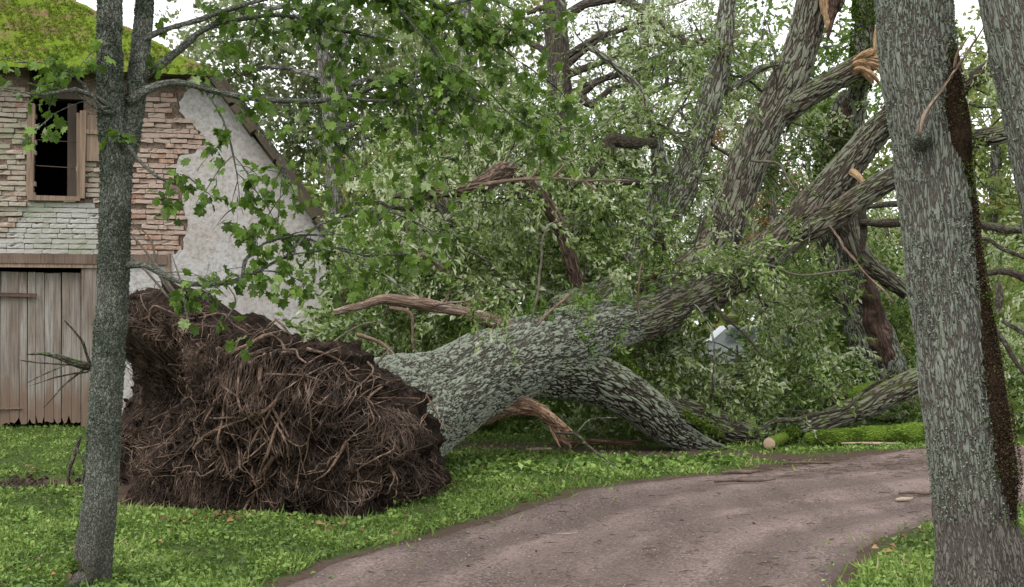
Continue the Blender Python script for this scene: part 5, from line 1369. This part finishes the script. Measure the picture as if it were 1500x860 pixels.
def stick(px, py, ang, ln, r, label, name='stick', mat=M_STICK, bend=.06, z=.012, fork=False):
    p = gnd(px, py); p[2] = gh(p[0:1], p[1:2])[0] + r + z
    d = np.array([math.cos(ang), math.sin(ang), 0]); s = np.array([-d[1], d[0], 0])
    o = thing(name, label, 'stick', group='sticks lying on the road')
    mb = MB(); tube(mb, np.array([np.append(p - d * ln / 2, r * .7), np.append(p - d * ln * .1 + s * bend * ln, r), np.append(p + d * ln * .25 - s * bend * ln * .5, r * .9), np.append(p + d * ln / 2 + np.array([0, 0, .01]), r * .4)]), step=.04, seg=8, lump=.25, lumpf=8)
    mb.build('shaft', mat, o)
    if fork:
        mb = MB(); q = p + d * ln * .1; tube(mb, np.array([np.append(q, r * .6), np.append(q + d * ln * .2 + s * ln * .12, r * .45), np.append(q + d * ln * .32 + s * ln * .22, r * .2)]), step=.04, seg=6, lump=.2); mb.build('fork', mat, o)
    return o
M_PALE = plain_mat('pale_wood', (.30, .22, .16), (.52, .42, .33), 10)
stick(1092, 713, .15, .62, .016, 'longest dark stick lying in the middle of the far road')
stick(1085, 692, .2, .42, .020, 'short brown stick at the grass edge beyond the long stick')
stick(1352, 727, -.1, .42, .016, 'dark stick on the road just left of the lichen trunk')
stick(1325, 737, .3, .17, .018, 'pale broken chunk of wood on the road near the lichen trunk', mat=M_PALE, name='wood_chunk')
stick(1005, 690, .8, .4, .010, 'thin dark twig angled across the grass by the road', fork=True)
stick(1275, 651, -.05, .75, .018, 'bare pale stick in front of the mossy log', mat=M_PALE)
stick(880, 653, -.02, 1.15, .045, 'dark bark covered piece of branch on bare earth under the trunk', mat=M_TORN, name='bark_piece')
stick(790, 664, .2, .30, .022, 'pale wood splinter on the earth below the torn stub', mat=M_PALE, name='wood_splinter')
stick(1190, 676, .12, .7, .012, 'thin twig lying among litter at the far road bend', fork=True)
stick(830, 782, .1, .16, .006, 'tiny straw coloured twig on the near road', mat=M_PALE)
stick(610, 735, .7, .2, .008, 'small forked grey twig leaning at the foot of the roots', mat=M_PALE, fork=True, z=.06)
# ------------------------------------------------------------------ trees and shrubs behind
M_BGB = bark_mat('grey_trunk_bark', (.16, .145, .125), (.05, .044, .038), (.26, .275, .24), lich=.7, scale=12, stretch=.25, depth=.02)
M_BGD = bark_mat('brown_trunk_bark', (.13, .108, .09), (.03, .025, .02), (.2, .2, .17), lich=.45, scale=14, stretch=.2, depth=.02)
M_BL1 = leaf_mat('grey_green_leaves', [(0, (.08, .10, .045)), (.4, (.18, .22, .095)), (.75, (.32, .36, .19)), (1, (.48, .52, .36))], .5, .55, .25)
M_BL2 = leaf_mat('mid_green_leaves', [(0, (.05, .085, .02)), (.4, (.12, .19, .045)), (.75, (.23, .32, .085)), (1, (.36, .44, .18))], .5, .5, .25)
M_BL3 = leaf_mat('yellow_green_leaves', [(0, (.11, .14, .04)), (.4, (.22, .27, .08)), (.75, (.35, .40, .15)), (.97, (.46, .48, .24)), (1, (.5, .33, .12))], .52, .55, .25)
M_BL4 = leaf_mat('rusty_leaves', [(0, (.10, .055, .025)), (.5, (.24, .14, .06)), (1, (.34, .24, .13))], .3, .6, .2)
rk = np.random.default_rng(63)
tmA = spray(leaf_quad(.10, .042), 11, .42, rng=np.random.default_rng(1))
tmB = spray(leaf_quad(.12, .075), 10, .40, rng=np.random.default_rng(2))
tmC = spray(leaf_quad(.16, .10), 10, .55, rng=np.random.default_rng(3))
def tree(name, label, trunk, limbs, clumps, mat, tm, bark=M_BGB, tint=.5, tvar=.2, seg=28, sub=7, size=(.8, 1.25), extra=None, down=.35, group=None):
    """trunk / limbs as pixel rows, clumps as (px, py, D, radii, sprays); a limb runs to each clump"""
    t = thing(name, label, 'tree', group=group)
    mb = MB(); c, r, d = tube(mb, P(trunk), step=.06, seg=seg, lump=.1, lumpf=2, seed=trunk[0][0] * .1); mb.build('trunk', bark, t)
    for rows in limbs:
        mb = MB(); tube(mb, P(rows), step=.08, seg=14, lump=.12, wig=.05, seed=rows[0][1]); mb.build('limb', bark, t)
    mb = MB()
    for x, y, D, rad, n in clumps:
        tw = MB()
        p = at(x, y, D); k = int(np.argmin(np.linalg.norm(c - p, axis=1) + .5 * np.maximum(0, c[:, 2] - p[2] + .6)))
        mid = (c[k] + p) / 2 + np.array([0, 0, .12 * np.linalg.norm(p - c[k])]) * .5
        rr0 = min(r[k] * .5, .09)
        tube(tw, np.array([np.append(c[k], rr0), np.append(mid, rr0 * .7), np.append(p, rr0 * .3)]), step=.2, seg=8, lump=.15, wig=.06, cap=False, seed=x)
        for q in range(5):
            e, _ = ellipsoid(1, p, np.array(rad) * .9, rk); m_ = (p + e[0]) / 2 + rk.normal(0, .1, 3)
            tube(tw, np.array([np.append(p, rr0 * .3), np.append(m_, rr0 * .2), np.append(e[0], .006)]), step=.25, seg=5, lump=0, wig=.05, cap=False)
        tw.build('limb', bark, t)
    foliage(mb, [(at(x, y, D), rad, n) for x, y, D, rad, n in clumps], tm, rk, size=size, tint=tint, tvar=tvar, sub=sub, down=down)
    if clumps: mb.build('crown', mat, t, smooth=False, kind='stuff')
    return t
G_ = 'trees standing behind the fallen oak'
# tall brown trunk in the middle
tree('tall_tree', 'tall brown trunk rising in the middle behind the fallen crown', [(822, 640, 24, .42), (822, 400, 24, .30), (822, 200, 24, .26), (818, 100, 24, .245), (812, 0, 24, .24), (806, -150, 24, .2), (800, -500, 24, .1)],
     [[(822, 30, 24, .12), (840, 14, 23.9, .10), (870, 4, 23.8, .09), (915, 0, 23.6, .085), (950, 20, 23.4, .075), (985, 45, 23.2, .07), (1005, 65, 23, .06), (1020, 95, 23, .05), (1030, 130, 23, .04)],
      [(950, 20, 23.4, .05), (965, 60, 23.3, .05), (975, 110, 23.2, .045), (968, 145, 23.2, .03), (950, 160, 23.2, .02)],
      [(815, 15, 24, .07), (795, 12, 23.8, .06), (770, 22, 23.7, .03)], [(822, 150, 24, .12), (845, 140, 23.8, .10), (870, 150, 23.6, .08), (900, 128, 23.5, .05), (930, 125, 23.5, .03)],
      [(822, 190, 24, .1), (795, 175, 23.8, .07), (780, 185, 23.7, .06), (795, 205, 23.6, .04)]],
     [(880, 60, 23.5, (.9, .7, .5), 50), (930, 40, 23.4, (.9, .7, .6), 55), (985, 90, 23.2, (.7, .6, .5), 45), (900, 110, 23.4, (.7, .6, .4), 35), (1030, 60, 23.2, (.7, .6, .6), 40), (760, 60, 24.4, (.8, .8, .8), 60)],
     M_BL1, tmA, M_BGD, .36, .15, down=.6, sub=5)
# left background trunks with fine crowns
tree('slender_tree', 'slender grey trunk behind the barn roof, second from the barn', [(492, 620, 27, .26), (489, 300, 27, .2), (482, 150, 27, .17), (470, 50, 27, .15), (462, -100, 27, .12), (455, -300, 27, .06)], [[(486, 170, 27, .1), (500, 90, 27, .09), (506, 40, 27, .08), (508, -60, 27, .05)], [(535, 300, 26, .02), (530, 225, 26, .03), (533, 160, 26, .025)]],
     [(400, 40, 29, (1.6, 1.2, 1.1), 180), (350, 110, 29.5, (1.3, 1, .9), 130), (450, 120, 29.5, (1.2, 1, .9), 170), (540, 60, 29, (1.6, 1.2, 1.2), 180), (430, 210, 30, (1.0, .9, 1.0), 170), (540, 190, 30, (1.3, 1, 1.1), 230), (300, 30, 30, (1.0, .9, .6), 60), (600, 130, 30, (1.3, 1, 1.2), 230)], M_BL1, tmC, tint=.58, sub=6)
tree('thin_tree', 'thinnest grey trunk just right of the slender one', [(512, 620, 33, .2), (508, 300, 33, .15), (500, 100, 33, .12), (505, -100, 33, .09)], [], [(470, 300, 33, (1.6, 1.2, 1.6), 220), (580, 260, 33, (2, 1.2, 1.6), 260), (440, 380, 32, (1.2, 1, 1.2), 120), (660, 130, 33, (2, 1.4, 1.6), 300), (720, 30, 33, (2, 1.4, 1.4), 240), (620, 20, 33, (1.8, 1.4, 1.2), 220)], M_BL3, tmC, tint=.55, sub=6)
tree('pale_tree', 'pale trunk in the thicket left of the dead brown branch', [(655, 640, 30, .3), (660, 300, 30, .22), (675, 100, 30, .18), (690, -100, 30, .12)], [], [(620, 330, 30, (2.0, 1.2, 1.4), 330), (720, 300, 30, (2.0, 1.2, 1.5), 330), (700, 180, 30, (1.8, 1.2, 1.2), 280), (780, 160, 31, (1.3, 1.2, 1.1), 170), (760, 240, 30, (1.4, 1.1, 1.1), 200)], M_BL1, tmC, tint=.58, sub=6)
tree('willow_tree', 'loose grey green tree behind the upright oak limbs', [(930, 640, 29, .3), (935, 400, 29, .24), (925, 250, 29, .2), (940, 100, 29, .14), (950, -50, 29, .08)], [], [(860, 300, 29, (1.6, 1.2, 1.4), 280), (960, 300, 29, (1.6, 1.2, 1.3), 260), (1040, 260, 29, (1.3, 1.1, 1.3), 180), (900, 210, 29, (1.4, 1.1, .7), 170), (1010, 190, 29.5, (1.2, 1.1, .7), 90), (900, 420, 28, (2, 1, 1.2), 260), (1000, 120, 29, (1.3, 1, .8), 110), (880, 90, 29, (1.2, 1, .9), 90), (960, 30, 29, (1.5, 1, .8), 110), (1060, 60, 29, (1.2, 1, .9), 80)], M_BL1, tmA, tint=.58, sub=6, size=(1.1, 1.8))
tree('autumn_tree', 'small tree with rusty leaves between the two leaning limbs', [(1140, 640, 26, .12), (1135, 350, 26, .09), (1110, 200, 26, .05)], [], [(1060, 190, 26, (.7, .6, .6), 46), (1095, 230, 26, (.6, .6, .6), 40), (1185, 260, 26, (.6, .5, .5), 40), (1130, 320, 26, (.7, .6, .6), 50)], M_BL4, tmB, tint=.5, sub=4)
tree('bright_tree', 'bright green bushy tree behind the tilted lichen limb', [(1120, 640, 31, .2), (1130, 300, 31, .16), (1140, 100, 31, .1)], [], [(1120, 330, 31, (1.8, 1.2, 1.3), 230), (1190, 250, 31, (1.5, 1.2, 1.3), 170), (1190, 440, 30, (1.2, 1.0, 1.2), 150), (1240, 400, 30, (1.4, 1.1, 1.3), 180), (1170, 150, 31, (1.4, 1, 1.0), 130), (1100, 120, 31, (1.2, 1, .9), 110), (1240, 60, 31, (1.2, 1, 1.0), 100), (1120, 30, 31, (1.4, 1, .9), 100), (1230, 150, 31, (1.2, 1, 1.0), 120)], M_BL2, tmC, tint=.5, sub=6)
tree('round_tree', 'light green leafy tree right of the lichen trunk', [(1450, 640, 28, .22), (1455, 400, 28, .17), (1460, 200, 28, .12)], [], [(1450, 260, 28, (1.5, 1.2, 1.2), 220), (1480, 370, 28, (1.5, 1.2, 1.4), 240), (1440, 470, 27, (1.4, 1.1, 1.2), 200), (1480, 560, 26, (1.4, 1, .9), 170), (1450, 170, 28, (1.2, 1, .8), 130), (1440, 80, 29, (1.2, 1, 1.0), 110), (1330, 300, 30, (2.0, 1.2, 2.0), 260)], M_BL3, tmC, tint=.55, sub=6)
# shrubs filling the space below the crowns
def shrub(label, clumps, mat, tm, tint=.4, size=(.8, 1.3)):
    t = thing('shrub', label, 'shrub', group='shrubs under the trees')
    x, y, D, rad, n = clumps[0]; b0 = at(x, y, D); b0[2] = 0
    mb = MB()
    for q in range(7):
        x, y, D, rad, n = clumps[q % len(clumps)]
        e, _ = ellipsoid(1, at(x, y, D), np.array(rad) * .8, rk); e = e[0]; s = b0 + rk.normal(0, .2, 3) * [1, 1, 0]
        tube(mb, np.array([np.append(s, .03), np.append((s + e) / 2 + rk.normal(0, .1, 3), .02), np.append(e, .006)]), step=.2, seg=6, lump=.1, wig=.05)
    mb.build('stems', M_BGD, t)
    mb = MB(); foliage(mb, [(at(x, y, D), rad, n) for x, y, D, rad, n in clumps], tm, rk, size=size, tint=tint, tvar=.2, sub=6)
    mb.build('leaves', mat, t, smooth=False, kind='stuff')
    return t
shrub('dark green shrub between the barn corner and the oak trunk', [(540, 500, 17.5, (1.0, .6, .8), 170), (600, 560, 17, (1.0, .6, .6), 150), (500, 560, 18, (.7, .6, .6), 90)], M_BL2, tmB, .38)
shrub('leafy shrub directly behind the middle of the oak trunk', [(700, 440, 18, (1.2, .7, .8), 200), (660, 520, 17.5, (.9, .6, .6), 120), (780, 400, 19, (1.2, .7, .8), 180)], M_BL2, tmB, .38)
shrub('low green shrub seen under the arched limb', [(820, 610, 17.6, (1.2, .6, .35), 150), (920, 620, 17.6, (1.0, .6, .3), 120), (740, 600, 18, (.9, .6, .4), 90)], M_BL2, tmB, .42)
shrub('shady shrub below the rising limb, left of the snapped trunk', [(955, 525, 19, (.95, .7, .85), 150), (1120, 580, 18.5, (1.3, .7, .6), 170), (960, 580, 18.5, (.9, .6, .5), 110)], M_BL2, tmB, .34)
shrub('dark shrub wrapped round the foot of the snapped trunk', [(1200, 500, 19.8, (1.2, .7, .9), 180), (1330, 500, 19.8, (1.0, .7, 1.0), 170), (1180, 590, 18.8, (1.0, .6, .4), 110)], M_BL2, tmB, .3)
shrub('fresh green shrub at the right edge behind the road', [(1480, 590, 17.0, (.9, .6, .6), 140), (1520, 480, 18, (1.0, .7, 1.0), 150), (1430, 600, 17.5, (.8, .5, .4), 90)], M_BL2, tmB, .5)
shrub('pale thicket behind the barn corner', [(420, 470, 26, (1.4, 1, 1.6), 160), (500, 420, 26, (1.5, 1, 1.6), 200), (560, 300, 25, (1.3, 1, 1.3), 180)], M_BL3, tmC, .4)
# far wood closing the view: reads as one mass
mb = MB(); cl = []
for q in range(80):
    x = -75 + 150 * (q + rk.uniform()) / 80; y = rk.uniform(50, 66)
    h = rk.uniform(5.5, 8.5) * (1.0 if x / y * F + 750 < 800 or x / y * F > 560 else .72)
    for w in range(4): cl.append((np.array([x + rk.normal(0, 1.5), y + rk.normal(0, 1), h * (.12 + .26 * w)]), (2.4, 1.6, 1.5), 33))
tmF = spray(leaf_quad(.30, .2), 9, .95, rng=np.random.default_rng(4))
foliage(mb, cl, tmF, rk, tint=.5, tvar=.2, sub=5, size=(1.2, 2.1), subr=.4)
tag(mb.build('far_wood', M_BL3, smooth=False), 'far green wood closing the view behind everything', 'wood', kind='stuff')
# pale parked car glimpsed through the leaves
car = thing('parked_car', 'pale car far off, glimpsed through leaves under the rising limb', 'car')
M_CAR = plain_mat('pale_paint', (.62, .66, .72), (.70, .74, .80), 3, .35, 0, spec=.5); M_GLS = plain_mat('car_glass', (.18, .21, .24), (.24, .28, .32), 3, .1, 0, spec=.6); M_TYR = plain_mat('tyre', (.02, .02, .02), (.04, .04, .04), 10)
C0 = at(1096, 500, 34); C0[2] = 0
prof = [(-2.0, .35), (-2.05, .8), (-1.3, .95), (-.7, 1.45), (.9, 1.48), (1.6, 1.0), (2.0, .92), (2.05, .4)]
mb = MB(); n = len(prof); v = [[C0[0] + a, C0[1] + s * .8 * (.86 if b > 1.2 else 1), b] for s in (-1, 1) for a, b in prof]
mb.add(v, [[k, (k + 1) % n, (k + 1) % n + n, k + n] for k in range(n)], [[0, k + 1, k] for k in range(1, n - 1)] + [[n, n + k, n + k + 1] for k in range(1, n - 1)]); mb.build('body', M_CAR, car, smooth=False)
for a, b in ((-.62, .05), (.12, .85)):
    mb = MB(); v = [[C0[0] + a - .25 * (a < 0), C0[1] - .80, 1.0], [C0[0] + b + .3 * (a > 0), C0[1] - .80, 1.0], [C0[0] + b, C0[1] - .715, 1.40], [C0[0] + a, C0[1] - .715, 1.40]]; mb.add(v, [[0, 1, 2, 3]]); mb.build('window', M_GLS, car, smooth=False)
for a in (-1.3, 1.3):
    for s in (-.72, .72):
        mb = MB(); tube(mb, np.array([[C0[0] + a, C0[1] + s - .1, .32, .32], [C0[0] + a, C0[1] + s, .32, .33], [C0[0] + a, C0[1] + s + .1, .32, .32]]), step=.1, seg=20, lump=0); mb.build('wheel', M_TYR, car)

# ------------------------------------------------------------------ put every thing's empty at its base
def rebase(e, p):
    p = Vector([float(v) for v in p]); e.location = p
    for ch in e.children: ch.matrix_parent_inverse = Matrix.Translation(-p)
for o in list(COL.objects):
    if o.type == 'EMPTY' and o.parent is None and o is not barn:
        ch = [c for c in o.children if c.type == 'MESH']
        if not ch: continue
        c = next((x for x in ch if x.name.split('.')[0] in ('trunk', 'body', 'shaft', 'limb', 'branch', 'stems')), ch[0])
        bb = np.array([list(c.matrix_local @ Vector(q)) for q in c.bound_box])
        k = bb[:, 2].min()
        rebase(o, (bb[:, 0].mean(), bb[:, 1].mean(), k))
